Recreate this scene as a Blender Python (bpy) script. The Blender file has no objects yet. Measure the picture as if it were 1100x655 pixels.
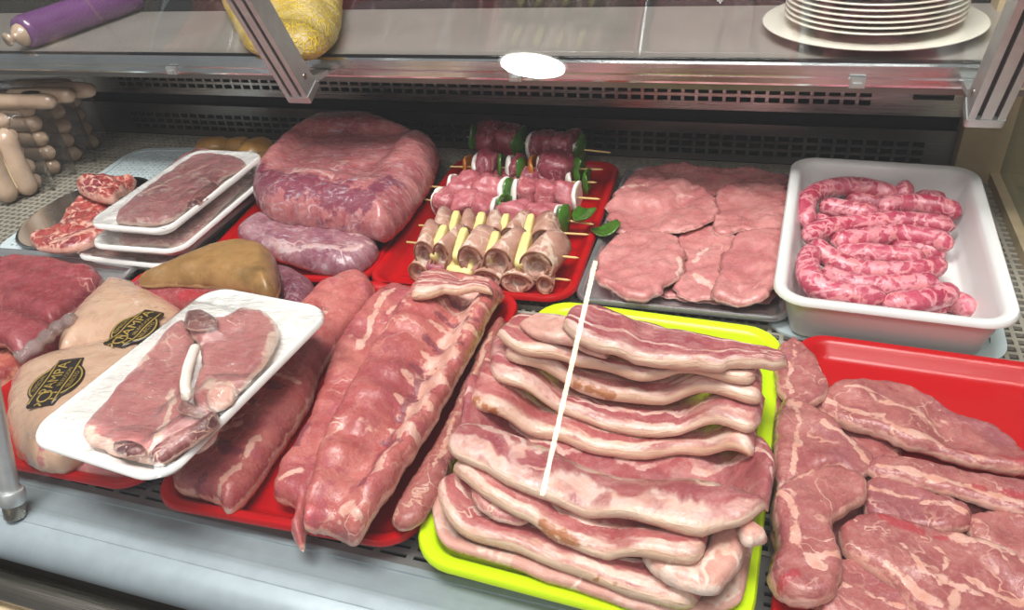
import bpy, bmesh, math, random
import numpy as np
from mathutils import Vector, Matrix, noise
from mathutils.geometry import delaunay_2d_cdt

random.seed(7)
rng = np.random.default_rng(7)
scene = bpy.context.scene
COL = scene.collection

# ------------------------------------------------------------------ camera
F, CX, CY, CAMZ = 810.0, 550.0, 327.5, 0.45
_X = -np.array([-2050 - CX, 35 - CY, F]); _X /= np.linalg.norm(_X)
_Y = np.array([865 - CX, -270 - CY, F]); _Y -= _X * (_Y @ _X); _Y /= np.linalg.norm(_Y)
_Z = np.cross(_X, _Y); _Z = _Z if _Z[1] < 0 else -_Z
ROT = np.array([_X, _Y, _Z])
cam_data = bpy.data.cameras.new('camera'); cam = bpy.data.objects.new('camera', cam_data); COL.objects.link(cam)
cam_data.sensor_width = 36; cam_data.sensor_fit = 'HORIZONTAL'; cam_data.lens = F / 1100 * 36
cam_data.clip_start = 0.01
r_, u_, b_ = ROT @ [1, 0, 0], ROT @ [0, -1, 0], ROT @ [0, 0, -1]
cam.matrix_world = Matrix(((r_[0], u_[0], b_[0], 0), (r_[1], u_[1], b_[1], 0), (r_[2], u_[2], b_[2], CAMZ), (0, 0, 0, 1)))
scene.camera = cam


def rays(px):
    px = np.atleast_2d(np.asarray(px, float))
    d = np.stack([px[:, 0] - CX, px[:, 1] - CY, np.full(len(px), F)], 1)
    return d @ ROT.T


def un(px, z):
    """photo measurement -> point on the horizontal plane at height z (N,2)"""
    d = rays(px); t = (np.asarray(z) - CAMZ) / d[:, 2]
    return d[:, :2] * t[:, None]


def uy(px, y):
    """photo measurement -> point on the vertical plane at depth y (N,3)"""
    d = rays(px); t = y / d[:, 1]
    return d * t[:, None] + np.array([0, 0, CAMZ])


# ------------------------------------------------------------------ stack height field
HX0, HY0, HR, HNX, HNY = -1.15, 0.2, 0.002, 800, 420
H = np.zeros((HNX, HNY))


def h_at(x, y, A=None):
    A = H if A is None else A
    i = np.clip((np.asarray(x) - HX0) / HR, 0, HNX - 1.001); j = np.clip((np.asarray(y) - HY0) / HR, 0, HNY - 1.001)
    i0, j0 = i.astype(int), j.astype(int); fi, fj = i - i0, j - j0
    return (A[i0, j0] * (1 - fi) * (1 - fj) + A[i0 + 1, j0] * fi * (1 - fj) + A[i0, j0 + 1] * (1 - fi) * fj + A[i0 + 1, j0 + 1] * fi * fj)


def envelope(r, cap=None):
    """smooth surface lying on top of everything stacked so far; r in cells"""
    A = H.copy() if cap is None else np.minimum(H, cap)
    for ax in (0, 1):
        B = A.copy()
        for s in range(1, r + 1):
            B = np.maximum(B, np.roll(A, s, ax)); B = np.maximum(B, np.roll(A, -s, ax))
        A = B
    h = r // 2
    for _ in range(2):
        for ax in (0, 1):
            B = A.copy()
            for s in range(1, h + 1):
                B = B + np.roll(A, s, ax) + np.roll(A, -s, ax)
            A = B / (2 * h + 1)
    return A


def stamp(P, rad=1):
    i = np.round((P[:, 0] - HX0) / HR).astype(int); j = np.round((P[:, 1] - HY0) / HR).astype(int)
    for di in range(-rad, rad + 1):
        for dj in range(-rad, rad + 1):
            a, b = i + di, j + dj
            ok = (a >= 0) & (a < HNX) & (b >= 0) & (b < HNY)
            np.maximum.at(H, (a[ok], b[ok]), P[ok, 2])


def surf(px):
    """height at which each photo measurement first meets the stack"""
    px = np.atleast_2d(np.asarray(px, float)); z = np.zeros(len(px)); done = np.zeros(len(px), bool)
    for zz in np.arange(.15, -.0005, -.001):
        q = un(px, zz); hit = ~done & (h_at(q[:, 0], q[:, 1]) >= zz - .0005)
        z[hit] = zz; done |= hit
    return z


def shrink(px, f=.7):
    px = np.asarray(px, float); c = px.mean(0); return np.vstack([c + (px - c) * f, c + (px - c) * f * .5, c[None]])


def fbm(P, scale, seed=0.0, octv=3):
    out = np.empty(len(P))
    for k, p in enumerate(P):
        out[k] = noise.fractal(Vector((p[0] * scale + seed, p[1] * scale + seed * .7, p[2] * scale - seed)), 1.0, 2.0, octv)
    return out


# ------------------------------------------------------------------ objects
def tag(o, label, cat, group=None, kind=None):
    if label: o['label'] = label
    if cat: o['category'] = cat
    if group: o['group'] = group
    if kind: o['kind'] = kind
    return o


def empty(name, loc, label=None, cat=None, group=None):
    o = bpy.data.objects.new(name, None); COL.objects.link(o); o.location = loc; o.empty_display_size = .02
    return tag(o, label, cat, group)


def mesh_obj(name, V, Fs, mat, parent=None, smooth=True, attrs=None, uv=None, label=None, cat=None, group=None, kind=None, flat_angle=None):
    V = np.asarray(V, float)
    if parent is None:
        org = np.array([(V[:, 0].min() + V[:, 0].max()) / 2, (V[:, 1].min() + V[:, 1].max()) / 2, V[:, 2].min()])
    else:
        bpy.context.view_layer.update()
        org = np.array(parent.matrix_world.translation)
    me = bpy.data.meshes.new(name)
    me.from_pydata((V - org).tolist(), [], [list(map(int, f)) for f in Fs])
    if attrs:
        for k, a in attrs.items():
            at = me.attributes.new(k, 'FLOAT', 'POINT'); at.data.foreach_set('value', np.asarray(a, np.float32))
    if smooth:
        me.polygons.foreach_set('use_smooth', [True] * len(me.polygons))
    for m in (mat if isinstance(mat, (list, tuple)) else [mat]):
        me.materials.append(m)
    bm = bmesh.new(); bm.from_mesh(me); bmesh.ops.recalc_face_normals(bm, faces=bm.faces)
    if flat_angle is not None:
        for e in bm.edges:
            e.smooth = not (len(e.link_faces) == 2 and e.calc_face_angle(0) > flat_angle)
    bm.to_mesh(me); bm.free()
    me.update()
    o = bpy.data.objects.new(name, me); COL.objects.link(o)
    if parent is None: o.location = org
    else: o.parent = parent
    return tag(o, label, cat, group, kind)


def structure(name, V, Fs, mat, **k):
    return mesh_obj(name, V, Fs, mat, kind='structure', **k)


class MB:
    """collects boxes, loops, tubes as one mesh"""
    def __init__(s): s.V, s.F = [], []
    def add(s, V, Fs):
        n = len(s.V); s.V += [tuple(v) for v in V]; s.F += [[i + n for i in f] for f in Fs]; return s
    def box(s, x0, x1, y0, y1, z0, z1, M=None):
        V = [(x, y, z) for z in (z0, z1) for y in (y0, y1) for x in (x0, x1)]
        if M is not None: V = [tuple(M @ Vector(v)) for v in V]
        return s.add(V, [(0, 2, 3, 1), (4, 5, 7, 6), (0, 1, 5, 4), (2, 6, 7, 3), (0, 4, 6, 2), (1, 3, 7, 5)])
    def loft(s, loops, cap0=True, cap1=True, closed=True):
        n = len(loops[0]); V = [p for l in loops for p in l]; Fs = []
        for k in range(len(loops) - 1):
            for i in range(n if closed else n - 1):
                j = (i + 1) % n
                Fs.append((k * n + i, k * n + j, (k + 1) * n + j, (k + 1) * n + i))
        if cap0: Fs.append(list(range(n))[::-1])
        if cap1: Fs.append([(len(loops) - 1) * n + i for i in range(n)])
        return s.add(V, Fs)
    def tube(s, P, rad, n=12, caps=True):
        P = np.asarray(P, float); m = len(P)
        rad = np.full(m, rad) if np.isscalar(rad) else np.asarray(rad)
        T = np.gradient(P, axis=0); T /= np.linalg.norm(T, axis=1)[:, None] + 1e-12
        up = np.array([0, 0, 1.]) if abs(T[0][2]) < .9 else np.array([1., 0, 0])
        a = np.cross(T[0], up); a /= np.linalg.norm(a); loops = []
        for k in range(m):
            a = a - T[k] * (a @ T[k]); a /= np.linalg.norm(a); b = np.cross(T[k], a)
            loops.append([tuple(P[k] + rad[k] * (math.cos(t) * a + math.sin(t) * b)) for t in np.linspace(0, 2 * math.pi, n, endpoint=False)])
        return s.loft(loops, caps, caps)
    def lathe(s, prof, c, n=48, M=None):
        loops = [[(c[0] + r * math.cos(t), c[1] + r * math.sin(t), c[2] + z) for t in np.linspace(0, 2 * math.pi, n, endpoint=False)] for r, z in prof]
        if M is not None: loops = [[tuple(M @ Vector(p)) for p in l] for l in loops]
        return s.loft(loops)
    def obj(s, name, mat, parent=None, **k):
        return mesh_obj(name, s.V, s.F, mat, parent, **k)


def catmull(P, n, closed=False):
    P = np.asarray(P, float)
    Q = np.vstack([P[-1:], P, P[:2]]) if closed else np.vstack([2 * P[:1] - P[1:2], P, 2 * P[-1:] - P[-2:-1]])
    out = []
    for k in range(len(Q) - 3):
        p0, p1, p2, p3 = Q[k:k + 4]
        for t in np.linspace(0, 1, 16, endpoint=False):
            out.append(.5 * (2 * p1 + (p2 - p0) * t + (2 * p0 - 5 * p1 + 4 * p2 - p3) * t * t + (3 * p1 - p0 - 3 * p2 + p3) * t ** 3))
    out.append(Q[-2]); out = np.array(out)
    L = np.r_[0, np.cumsum(np.linalg.norm(np.diff(out, axis=0), axis=1))]
    s = np.linspace(0, L[-1], n, endpoint=not closed)
    return np.stack([np.interp(s, L, out[:, d]) for d in range(out.shape[1])], 1)


def seg_dist(P, A, B):
    d = B - A; L = (d * d).sum(1) + 1e-12
    best = np.full(len(P), 9.)
    for a, dd, l in zip(A, d, L):
        t = np.clip(((P - a) @ dd) / l, 0, 1)
        best = np.minimum(best, np.linalg.norm(P - a - t[:, None] * dd, axis=1))
    return best


SEED = [0.0]


def line_attr(P, lines, z0):
    a = np.zeros(len(P))
    for pl, w in lines:
        Q = catmull(un(pl, z0), max(8, len(pl) * 6)) if len(pl) > 2 else un(pl, z0)
        SEED[0] += 1.1
        d = seg_dist(P + np.c_[fbm(np.c_[P, P[:, :1] * 0], 55, SEED[0], 3), fbm(np.c_[P, P[:, :1] * 0], 55, SEED[0] + 40, 3)] * .0035, Q[:-1], Q[1:])
        a = np.maximum(a, np.exp(-(d / (w * .00075)) ** 2))
    return a


def inside(P, poly):
    x, y = P[:, 0], P[:, 1]; c = np.zeros(len(P), bool); j = len(poly) - 1
    for i in range(len(poly)):
        xi, yi = poly[i]; xj, yj = poly[j]
        c ^= ((yi > y) != (yj > y)) & (x < (xj - xi) * (y - yi) / (yj - yi + 1e-15) + xi); j = i
    return c


def slab(name, px, th, mat, parent=None, z=None, grid=.0032, edge_r=None, bulge=0.0, namp=.0016, nscale=45, wob=.0016, wob2=0.0, fat=(), red=(),
         env=9, cap='auto', base=None, sink=0.0, top=None, do_stamp=True, axis=None, world=False, **k):
    """a laid-down cut: outline, thickness, rounded edge; drapes over whatever lies below"""
    SEED[0] += 3.71; sd = SEED[0]
    z0 = z
    if z0 is None:
        z0 = float(np.median(surf(shrink(px)))) + th * .5
    out = np.asarray(px, float) if world else un(px, z0)
    per = np.linalg.norm(np.diff(np.vstack([out, out[:1]]), axis=0), axis=1).sum()
    nb = int(np.clip(per / grid, 40, 420))
    B = catmull(out, nb, True)
    T = np.roll(B, -1, 0) - np.roll(B, 1, 0); T /= np.linalg.norm(T, axis=1)[:, None] + 1e-9
    w = fbm(np.c_[B, np.zeros(nb)], 70, sd, 4) * wob + fbm(np.c_[B, np.zeros(nb)], 25, sd + 5, 2) * wob * wob2
    B = B + np.c_[T[:, 1], -T[:, 0]] * w[:, None]
    lo, hi = B.min(0), B.max(0)
    gx, gy = np.meshgrid(np.arange(lo[0], hi[0], grid), np.arange(lo[1], hi[1], grid * .87), indexing='ij')
    gx = gx + (np.arange(gx.shape[1]) % 2)[None, :] * grid / 2
    G = np.c_[gx.ravel(), gy.ravel()] + rng.uniform(-.12, .12, (gx.size, 2)) * grid
    G = G[inside(G, B)]
    dG = seg_dist(G, B, np.roll(B, -1, 0)); G, dG = G[dG > grid * .55], dG[dG > grid * .55]
    P2 = np.vstack([B, G])
    vs, es, fs, *_ = delaunay_2d_cdt([Vector(p) for p in P2], [], [list(range(nb))], 1, 1e-7)
    P2 = np.array([tuple(v) for v in vs]); d = np.zeros(len(P2))
    d = seg_dist(P2, B, np.roll(B, -1, 0)); isb = d < grid * .2; d[isb] = 0
    R = edge_r or th * .9
    u = np.clip(d / R, 0, 1); rnd = np.sqrt(1 - (1 - u) ** 2)
    dm = d.max() + 1e-9
    if cap == 'auto':
        hh = h_at(P2[:, 0], P2[:, 1]); cap = float(np.percentile(hh[d > .004] if (d > .004).any() else hh, 82)) + .003
    E_ = envelope(env, cap)
    bz = (h_at(P2[:, 0], P2[:, 1], E_) + .0006 if base is None else np.full(len(P2), base)) - sink
    n3 = fbm(np.c_[P2, np.zeros(len(P2))], nscale, sd, 4)
    n4 = fbm(np.c_[P2, np.zeros(len(P2))], nscale * .35, sd + 9, 2)
    zt = bz + th * (.38 + .62 * rnd) + bulge * (1 - (1 - d / dm) ** 2) + namp * (n3 + 1.2 * n4) * (.35 + .65 * u)
    if top is not None: zt = zt + top(P2[:, 0], P2[:, 1]) * u
    zb = bz + th * .38 * (1 - rnd)
    zb = np.where(isb, zt, np.minimum(zb, zt - .0008))
    n = len(P2); idx = np.full(n, -1); intr = np.where(~isb)[0]; idx[intr] = n + np.arange(len(intr)); idx[isb] = np.where(isb)[0]
    V = np.vstack([np.c_[P2, zt], np.c_[P2[intr], zb[intr]]])
    Fs = [list(f) for f in fs] + [[int(idx[i]) for i in f][::-1] for f in fs]
    Fs = [f for f in Fs if len(set(f)) == len(f)]
    keep = set(); F2 = []
    for f in Fs:
        key = tuple(sorted(f))
        if key in keep: continue
        keep.add(key); F2.append(f)
    ea = np.r_[d, d[intr] * .3]; fa = line_attr(P2, fat, z0); ra = line_attr(P2, red, z0)
    fa = np.r_[fa, fa[intr]]; ra = np.r_[ra, ra[intr]]
    c = P2 - P2.mean(0)
    if axis is None:
        ev, evec = np.linalg.eigh(c.T @ c); ax = evec[:, 1]
        if ax[0] < 0: ax = -ax
    else:
        q = un(axis, z0); ax = (q[1] - q[0]) / np.linalg.norm(q[1] - q[0])
    al, ac = c @ ax, c @ np.array([-ax[1], ax[0]])
    o = mesh_obj(name, V, F2, mat, parent, attrs=dict(edge=ea, fat=fa, red=ra, along=np.r_[al, al[intr]], across=np.r_[ac, ac[intr]]), **k)
    if do_stamp: stamp(np.c_[P2, zt])
    return o


def ribbon(name, near, far, th, mat, parent=None, z=None, n=70, wav=.0012, env=6, cap='auto', lift=0.0, ext=0.0, marks=(), hold=False, curl=0.0, skin_h=.8, **k):
    """a long strip: near edge shows the skin side, top runs from near to far edge"""
    SEED[0] += 2.37; sd = SEED[0]
    z0 = z
    if z0 is None:
        mid = (catmull(near, 20) + catmull(far, 20)) / 2; z0 = float(np.median(surf(mid[2:-2]))) + th * .7
    nd = catmull(near, n); zs = surf(nd); zs = np.convolve(np.pad(zs, 12, mode='edge'), np.ones(25) / 25, 'valid')
    zs = np.maximum(zs, np.percentile(zs, 35)) if z is None else np.full(n, z - th * .6)
    A, Bf = un(nd, zs + th * .25), catmull(un(far, z0 + th * .2), n)
    Bf = Bf + (Bf - A) / (np.linalg.norm(Bf - A, axis=1)[:, None] + 1e-9) * ext
    if cap == 'auto':
        q = np.vstack([A[3:-3] * (1 - f) + Bf[3:-3] * f for f in (.1, .3, .5, .7, .9)]); cap = float(np.percentile(h_at(q[:, 0], q[:, 1]), 97)) + .004
    E_ = envelope(env, cap)
    if hold: E_ = np.maximum(E_, float(np.percentile(h_at((A[:, 0] + Bf[:, 0]) / 2, (A[:, 1] + Bf[:, 1]) / 2, E_), 40)) - .003)
    mt = 15
    vt = .5 - .5 * np.cos(np.linspace(0, math.pi, mt)); vt = .5 * vt + .5 * np.linspace(0, 1, mt)
    V, at_v, at_u, tops = [], [], [], []
    L = np.r_[0, np.cumsum(np.linalg.norm(np.diff((A + Bf) / 2, axis=0), axis=1))]
    for i in range(n):
        t = i / (n - 1); e = min(t, 1 - t) * (n - 1) / 4.0
        es = math.sqrt(max(0.0, 1 - (1 - min(e, 1)) ** 2)) * .9 + .1
        a, b = A[i], Bf[i]
        jit = noise.fractal(Vector((L[i] * 28, sd, 0)), 1, 2, 3) * wav
        dirv = (b - a); W = np.linalg.norm(dirv) + 1e-9; dirv = dirv / W
        a = a + dirv * jit
        mid = (a + b) / 2; sc = .72 + .28 * es
        a, b = mid + (a - mid) * sc, mid + (b - mid) * sc
        loop = []
        for v in vt:                                    # top, near -> far
            p = a + (b - a) * v
            z1 = h_at(p[0], p[1], E_) + .0006
            edge = min(v / .12, (1 - v) / .22, 1); pr = .78 + .22 * math.sqrt(max(0, 1 - (1 - min(v / .12, 1)) ** 2)) if v < .12 else (.45 + .55 * math.sqrt(max(0, 1 - (1 - edge) ** 2)))
            zz = z1 + lift + th * es * pr + noise.fractal(Vector((p[0] * 60, p[1] * 60, sd)), 1, 2, 3) * .0012 * es + curl * (1 - v) * th * noise.noise(Vector((L[i] * 20, sd, 5)))
            loop.append((p[0], p[1], zz)); at_v.append(v); at_u.append(L[i]); tops.append((p[0], p[1], zz))
        for v in (1.0, .75, .5, .25, .06):              # underside, far -> near
            p = a + (b - a) * v
            zz = h_at(p[0], p[1], E_) + .0006 + lift * .6 + (th * .2 * es if v == 1.0 else 0)
            loop.append((p[0], p[1], zz)); at_v.append(v * .9 + .05); at_u.append(L[i])
        for f in (.12, .4, .66):                        # near face
            out_ = a - dirv * .0011 * math.sin(f * math.pi)
            z1 = h_at(a[0], a[1], E_) + .0006 + lift * .6
            loop.append((out_[0], out_[1], z1 + th * es * f)); at_v.append(-.35 + .35 * f); at_u.append(L[i])
        V.append(loop)
    mb = MB().loft(V)
    VA = np.array(mb.V); rd = np.zeros(len(VA))
    for pts, w in marks:                           # stains lie where the photo shows them on this strip
        for p in pts:
            rr = rays([p])[0]; tt = ((VA - [0, 0, CAMZ]) @ rr) / (rr @ rr); dd = np.linalg.norm(VA - [0, 0, CAMZ] - tt[:, None] * rr, axis=1)
            rd = np.maximum(rd, np.exp(-(dd / (w * .00075)) ** 2))
    o = mesh_obj(name, mb.V, mb.F, mat, parent, attrs=dict(across=at_v, along=at_u, edge=np.full(len(at_v), .02), fat=np.zeros(len(at_v)), red=rd), **k)
    stamp(np.array(tops), 2)
    return o


def link_sausage(name, P, rad, mat, parent=None, n=28, seg=14, stamp_it=True, **k):
    """a curved sausage with rounded, slightly pinched ends along 3D points"""
    SEED[0] += 1.9; sd = SEED[0]
    P = catmull(P, n); s = np.linspace(0, 1, n)
    L = np.linalg.norm(np.diff(P, axis=0), axis=1).sum(); e = np.clip(np.minimum(s, 1 - s) * L / (rad * 1.25), 0, 1)
    rr = rad * np.sqrt(np.clip(1 - (1 - e) ** 2, .03, 1)) * (1 + .08 * np.array([noise.noise(Vector((t * L * 40, sd, 0))) for t in s]))
    mb = MB().tube(P, rr, seg)
    V = np.array(mb.V); V += fbm(V, 90, sd, 3)[:, None] * .0006
    o = mesh_obj(name, V, mb.F, mat, parent, attrs=dict(edge=np.full(len(V), .02), fat=np.zeros(len(V)), red=np.zeros(len(V))), **k)
    if stamp_it: stamp(V[V[:, 2] > np.median(V[:, 2])], 2)
    return o


# ------------------------------------------------------------------ materials
class NT:
    def __init__(s, name):
        s.m = bpy.data.materials.new(name); s.m.use_nodes = True; s.t = s.m.node_tree; s.t.nodes.clear()
        s.out = s.t.nodes.new('ShaderNodeOutputMaterial')
    def n(s, typ, props=None, **inp):
        nd = s.t.nodes.new('ShaderNode' + typ)
        for k, v in (props or {}).items(): setattr(nd, k, v)
        for k, v in inp.items():
            key = k.replace('_', ' ')
            sock = nd.inputs[int(k[1:])] if k[0] == 'i' and k[1:].isdigit() else nd.inputs[key]
            s.put(sock, v)
        return nd
    def put(s, sock, v):
        if hasattr(v, 'is_output') or isinstance(v, bpy.types.NodeSocket): s.t.links.new(v, sock)
        elif isinstance(v, bpy.types.Node): s.t.links.new(v.outputs[0], sock)
        else:
            if isinstance(v, (tuple, list)) and len(v) == 3 and sock.type == 'RGBA': v = (*v, 1)
            sock.default_value = v
    def math(s, op, a, b=0.0, c=0.0, clamp=False):
        return s.n('Math', dict(operation=op, use_clamp=clamp), i0=a, i1=b, i2=c).outputs[0]
    def step(s, x, lo, hi):
        nd = s.n('MapRange', dict(interpolation_type='SMOOTHSTEP'), i0=x, i1=lo, i2=hi); return nd.outputs[0]
    def mix(s, f, a, b):
        nd = s.t.nodes.new('ShaderNodeMix'); nd.data_type = 'RGBA'
        s.put(nd.inputs[0], f); s.put(nd.inputs[6], a); s.put(nd.inputs[7], b); return nd.outputs[2]
    def noise(s, vec, scale, detail=4, rough=.55, dist=0.0):
        return s.n('TexNoise', None, Vector=vec, Scale=scale, Detail=detail, Roughness=rough, Distortion=dist).outputs[0]
    def attr(s, name): return s.n('Attribute', dict(attribute_name=name)).outputs['Fac']
    def coord(s, rnd=True):
        c = s.n('TexCoord').outputs['Object']
        if not rnd: return c
        r = s.n('ObjectInfo').outputs['Random']
        o = s.n('CombineXYZ', None, X=s.math('MULTIPLY', r, 7.3), Y=s.math('MULTIPLY', r, 3.1), Z=s.math('MULTIPLY', r, 1.7)).outputs[0]
        return s.n('VectorMath', dict(operation='ADD'), i0=c, i1=o).outputs[0]
    def done(s, bsdf): s.t.links.new(bsdf.outputs[0] if isinstance(bsdf, bpy.types.Node) else bsdf, s.out.inputs[0]); return s.m


def srgb(h):
    c = [int(h[i:i + 2], 16) / 255 for i in (0, 2, 4)]
    return tuple(x / 12.92 if x <= .04045 else ((x + .055) / 1.055) ** 2.4 for x in c)


def plain(name, col, rough=.4, metal=0.0, bump=0.0, bscale=200, var=0.0, spec=.5, coat=0.0, sss=0.0):
    t = NT(name); co = t.coord()
    c = col if not var else t.mix(t.step(t.noise(co, bscale * .3, 4), .3, .7), tuple(x * (1 - var) for x in col), tuple(min(1, x * (1 + var)) for x in col))
    p = t.n('BsdfPrincipled', None, Base_Color=c, Roughness=rough, Metallic=metal, Specular_IOR_Level=spec, Coat_Weight=coat)
    if sss: p.inputs['Subsurface Weight'].default_value = sss; p.inputs['Subsurface Radius'].default_value = (.006, .004, .003); p.inputs['Subsurface Scale'].default_value = 1.0
    if bump: t.put(p.inputs['Normal'], t.n('Bump', None, Strength=bump, Distance=.001, Height=t.noise(co, bscale, 3)))
    return t.done(p)


def meat(name, lean=('b5656a', 'c98783'), fat='ead2c6', red='a83038', vein=.035, vscale=32, vpatch=.5, edge=.004, stretch=(1, 1, 1), rough=.34, wrap=0.0,
         haze=0.0, dark=None, skin=None, layers=None, sss=.12, bump=.6, speck=.12, fibre=.25, patchfat=0.0, blot=None):
    t = NT(name); co = t.coord()
    wv = t.n('TexNoise', None, Vector=co, Scale=28.0, Detail=3.0).outputs[1]
    wv = t.n('VectorMath', dict(operation='SUBTRACT'), i0=wv, i1=(.5, .5, .5)).outputs[0]
    wv = t.n('VectorMath', dict(operation='SCALE'), i0=wv, Scale=.022).outputs[0]
    cw = t.n('VectorMath', dict(operation='ADD'), i0=co, i1=wv).outputs[0]
    al, ac = t.attr('along'), t.attr('across')
    r1 = t.n('ObjectInfo').outputs['Random']
    fc = t.n('CombineXYZ', None, X=t.math('ADD', t.math('MULTIPLY', al, stretch[0]), t.math('MULTIPLY', r1, 9.)), Y=t.math('MULTIPLY', ac, stretch[1]), Z=0.0).outputs[0]
    fcw = t.n('VectorMath', dict(operation='ADD'), i0=fc, i1=wv).outputs[0]
    n1 = t.noise(cw, 30, 5)
    lc = [tuple(x * y for x, y in zip(srgb(q), (.93, .8, .79) if not wrap else (.97, .92, .9))) for q in lean]
    c = t.mix(t.step(n1, .33, .67), lc[0], lc[1])
    mo = t.noise(cw, 88, 6, .7)
    c = t.mix(t.math('MULTIPLY', t.step(mo, .5, .72), .42), c, tuple(x * y for x, y in zip(srgb(lean[0]), (.72, .6, .62))))
    c = t.mix(t.math('MULTIPLY', t.step(mo, .5, .27), .4), c, tuple(.62 * x + .38 * y for x, y in zip(srgb(lean[1]), srgb(fat))))
    if dark: c = t.mix(t.step(t.noise(cw, 17, 3), .5, .68), c, srgb(dark))
    fib = t.noise(fcw, 170 if stretch == (1, 1, 1) else 130, 4)
    c = t.mix(t.math('MULTIPLY', t.step(fib, .45, .75), fibre), c, srgb(fat))
    if blot: c = t.mix(t.math('MULTIPLY', t.step(t.noise(cw, 60, 3), .55, .66), .85), c, srgb(blot))
    masks = []
    v = t.math('ABSOLUTE', t.math('SUBTRACT', t.noise(fcw if stretch != (1, 1, 1) else cw, vscale, 3, .5, .3), .5))
    vp = t.step(t.noise(co, vscale * .6, 2), vpatch - .1, vpatch + .12)
    masks.append(t.math('MULTIPLY', t.math('SUBTRACT', 1.0, t.step(v, vein * .25, vein)), vp))
    wob = t.math('SUBTRACT', t.noise(co, 75, 4), .5)
    if edge:
        ed = t.math('ADD', t.attr('edge'), t.math('MULTIPLY', wob, edge * 2.6))
        masks.append(t.math('SUBTRACT', 1.0, t.step(ed, edge * .4, edge * 1.1)))
    fa = t.math('ADD', t.math('MULTIPLY', t.attr('fat'), t.n('MapRange', None, i0=t.noise(co, 95, 4, .65), i1=.3, i2=.62, i3=.35, i4=1.15).outputs[0]), t.math('MULTIPLY', wob, 1.1))
    masks.append(t.step(fa, .35, .6))
    if patchfat: masks.append(t.step(t.noise(cw, 38, 4), .66 - patchfat * .2, .74 - patchfat * .2))
    if layers:                                     # bands across a belly strip: (centre, half width)
        wa = t.math('ADD', ac, t.math('MULTIPLY', t.math('SUBTRACT', t.noise(t.n('CombineXYZ', None, X=t.math('ADD', al, t.math('MULTIPLY', r1, 5.)), Y=t.math('MULTIPLY', ac, .06), Z=0.0).outputs[0], 26, 4), .5), .55))
        for cc, hw in layers:
            dd = t.math('ABSOLUTE', t.math('SUBTRACT', wa, cc))
            masks.append(t.math('MULTIPLY', t.math('SUBTRACT', 1.0, t.step(dd, hw * .6, hw * 1.15)), t.n('MapRange', None, i0=t.noise(fcw, 70, 4, .6), i1=.38, i2=.56, i3=.15, i4=1.0).outputs[0]))
    m = masks[0]
    for q in masks[1:]: m = t.math('MAXIMUM', m, q)
    fcol = t.mix(t.step(t.noise(co, 90, 3), .35, .7), srgb(fat), tuple(x * y for x, y in zip(srgb(fat), (.93, .76, .68))))
    c = t.mix(t.math('MULTIPLY', m, .92), c, fcol)
    if skin:
        s_ = t.math('SUBTRACT', 1.0, t.step(t.math('ADD', ac, t.math('MULTIPLY', wob, .08)), -.03, .05))
        scol = t.mix(t.step(t.noise(co, 22, 3), .35, .68), srgb(skin[0]), srgb(skin[1]))
        scol = t.mix(t.math('MULTIPLY', t.step(t.noise(co, 16, 3), .74, .77), .4), scol, srgb('b98a60'))
        c = t.mix(s_, c, scol)
    ra = t.math('ADD', t.math('MULTIPLY', t.math('MULTIPLY', t.attr('red'), 1.25), t.n('MapRange', None, i0=t.noise(co, 120, 4, .65), i1=.3, i2=.62, i3=.3, i4=1.1).outputs[0]), t.math('MULTIPLY', wob, 1.4))
    c = t.mix(t.math('MULTIPLY', t.step(ra, .35, .75), .85), c, srgb(red))
    c = t.mix(t.math('MULTIPLY', t.step(t.noise(co, 420, 2), .56, .75), speck), c, srgb('f6e2da'))
    if haze:
        hz = t.step(t.noise(t.n('Mapping', None, Vector=co, Scale=(1, 3, 1)).outputs[0], 60, 5, .65, 1.2), .5, .75)
        c = t.mix(t.math('MULTIPLY', hz, haze), c, srgb('d8ccd6'))
    rgh = t.n('MapRange', None, i0=t.noise(co, 70, 3), i1=.3, i2=.7, i3=rough - .1, i4=rough + .16).outputs[0]
    p = t.n('BsdfPrincipled', None, Base_Color=c, Roughness=rgh, Specular_IOR_Level=.5)
    p.inputs['Subsurface Weight'].default_value = sss; p.inputs['Subsurface Radius'].default_value = (.006, .0025, .002); p.inputs['Subsurface Scale'].default_value = .8
    hgt = t.math('ADD', t.math('ADD', t.math('MULTIPLY', t.noise(co, 260, 3), .45), t.math('MULTIPLY', mo, 1.3)), t.math('ADD', t.math('MULTIPLY', fib, .5), t.math('MULTIPLY', m, .35)))
    bp = t.n('Bump', None, Strength=bump, Distance=.0016, Height=hgt)
    t.put(p.inputs['Normal'], bp)
    if wrap:
        wr = t.noise(t.n('Mapping', None, Vector=cw, Scale=(1, 2.2, 1), Rotation=(0, 0, .6)).outputs[0], 24, 5, .55, 1.2)
        p.inputs['Coat Weight'].default_value = wrap; p.inputs['Coat Roughness'].default_value = .06
        t.put(p.inputs['Coat Normal'], t.n('Bump', None, Strength=.5, Distance=.009, Height=wr))
    else:
        p.inputs['Coat Weight'].default_value = .22; p.inputs['Coat Roughness'].default_value = .22
        t.put(p.inputs['Coat Normal'], t.n('Bump', None, Strength=.4, Distance=.002, Height=t.noise(co, 130, 3)))
    return t.done(p)


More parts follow.
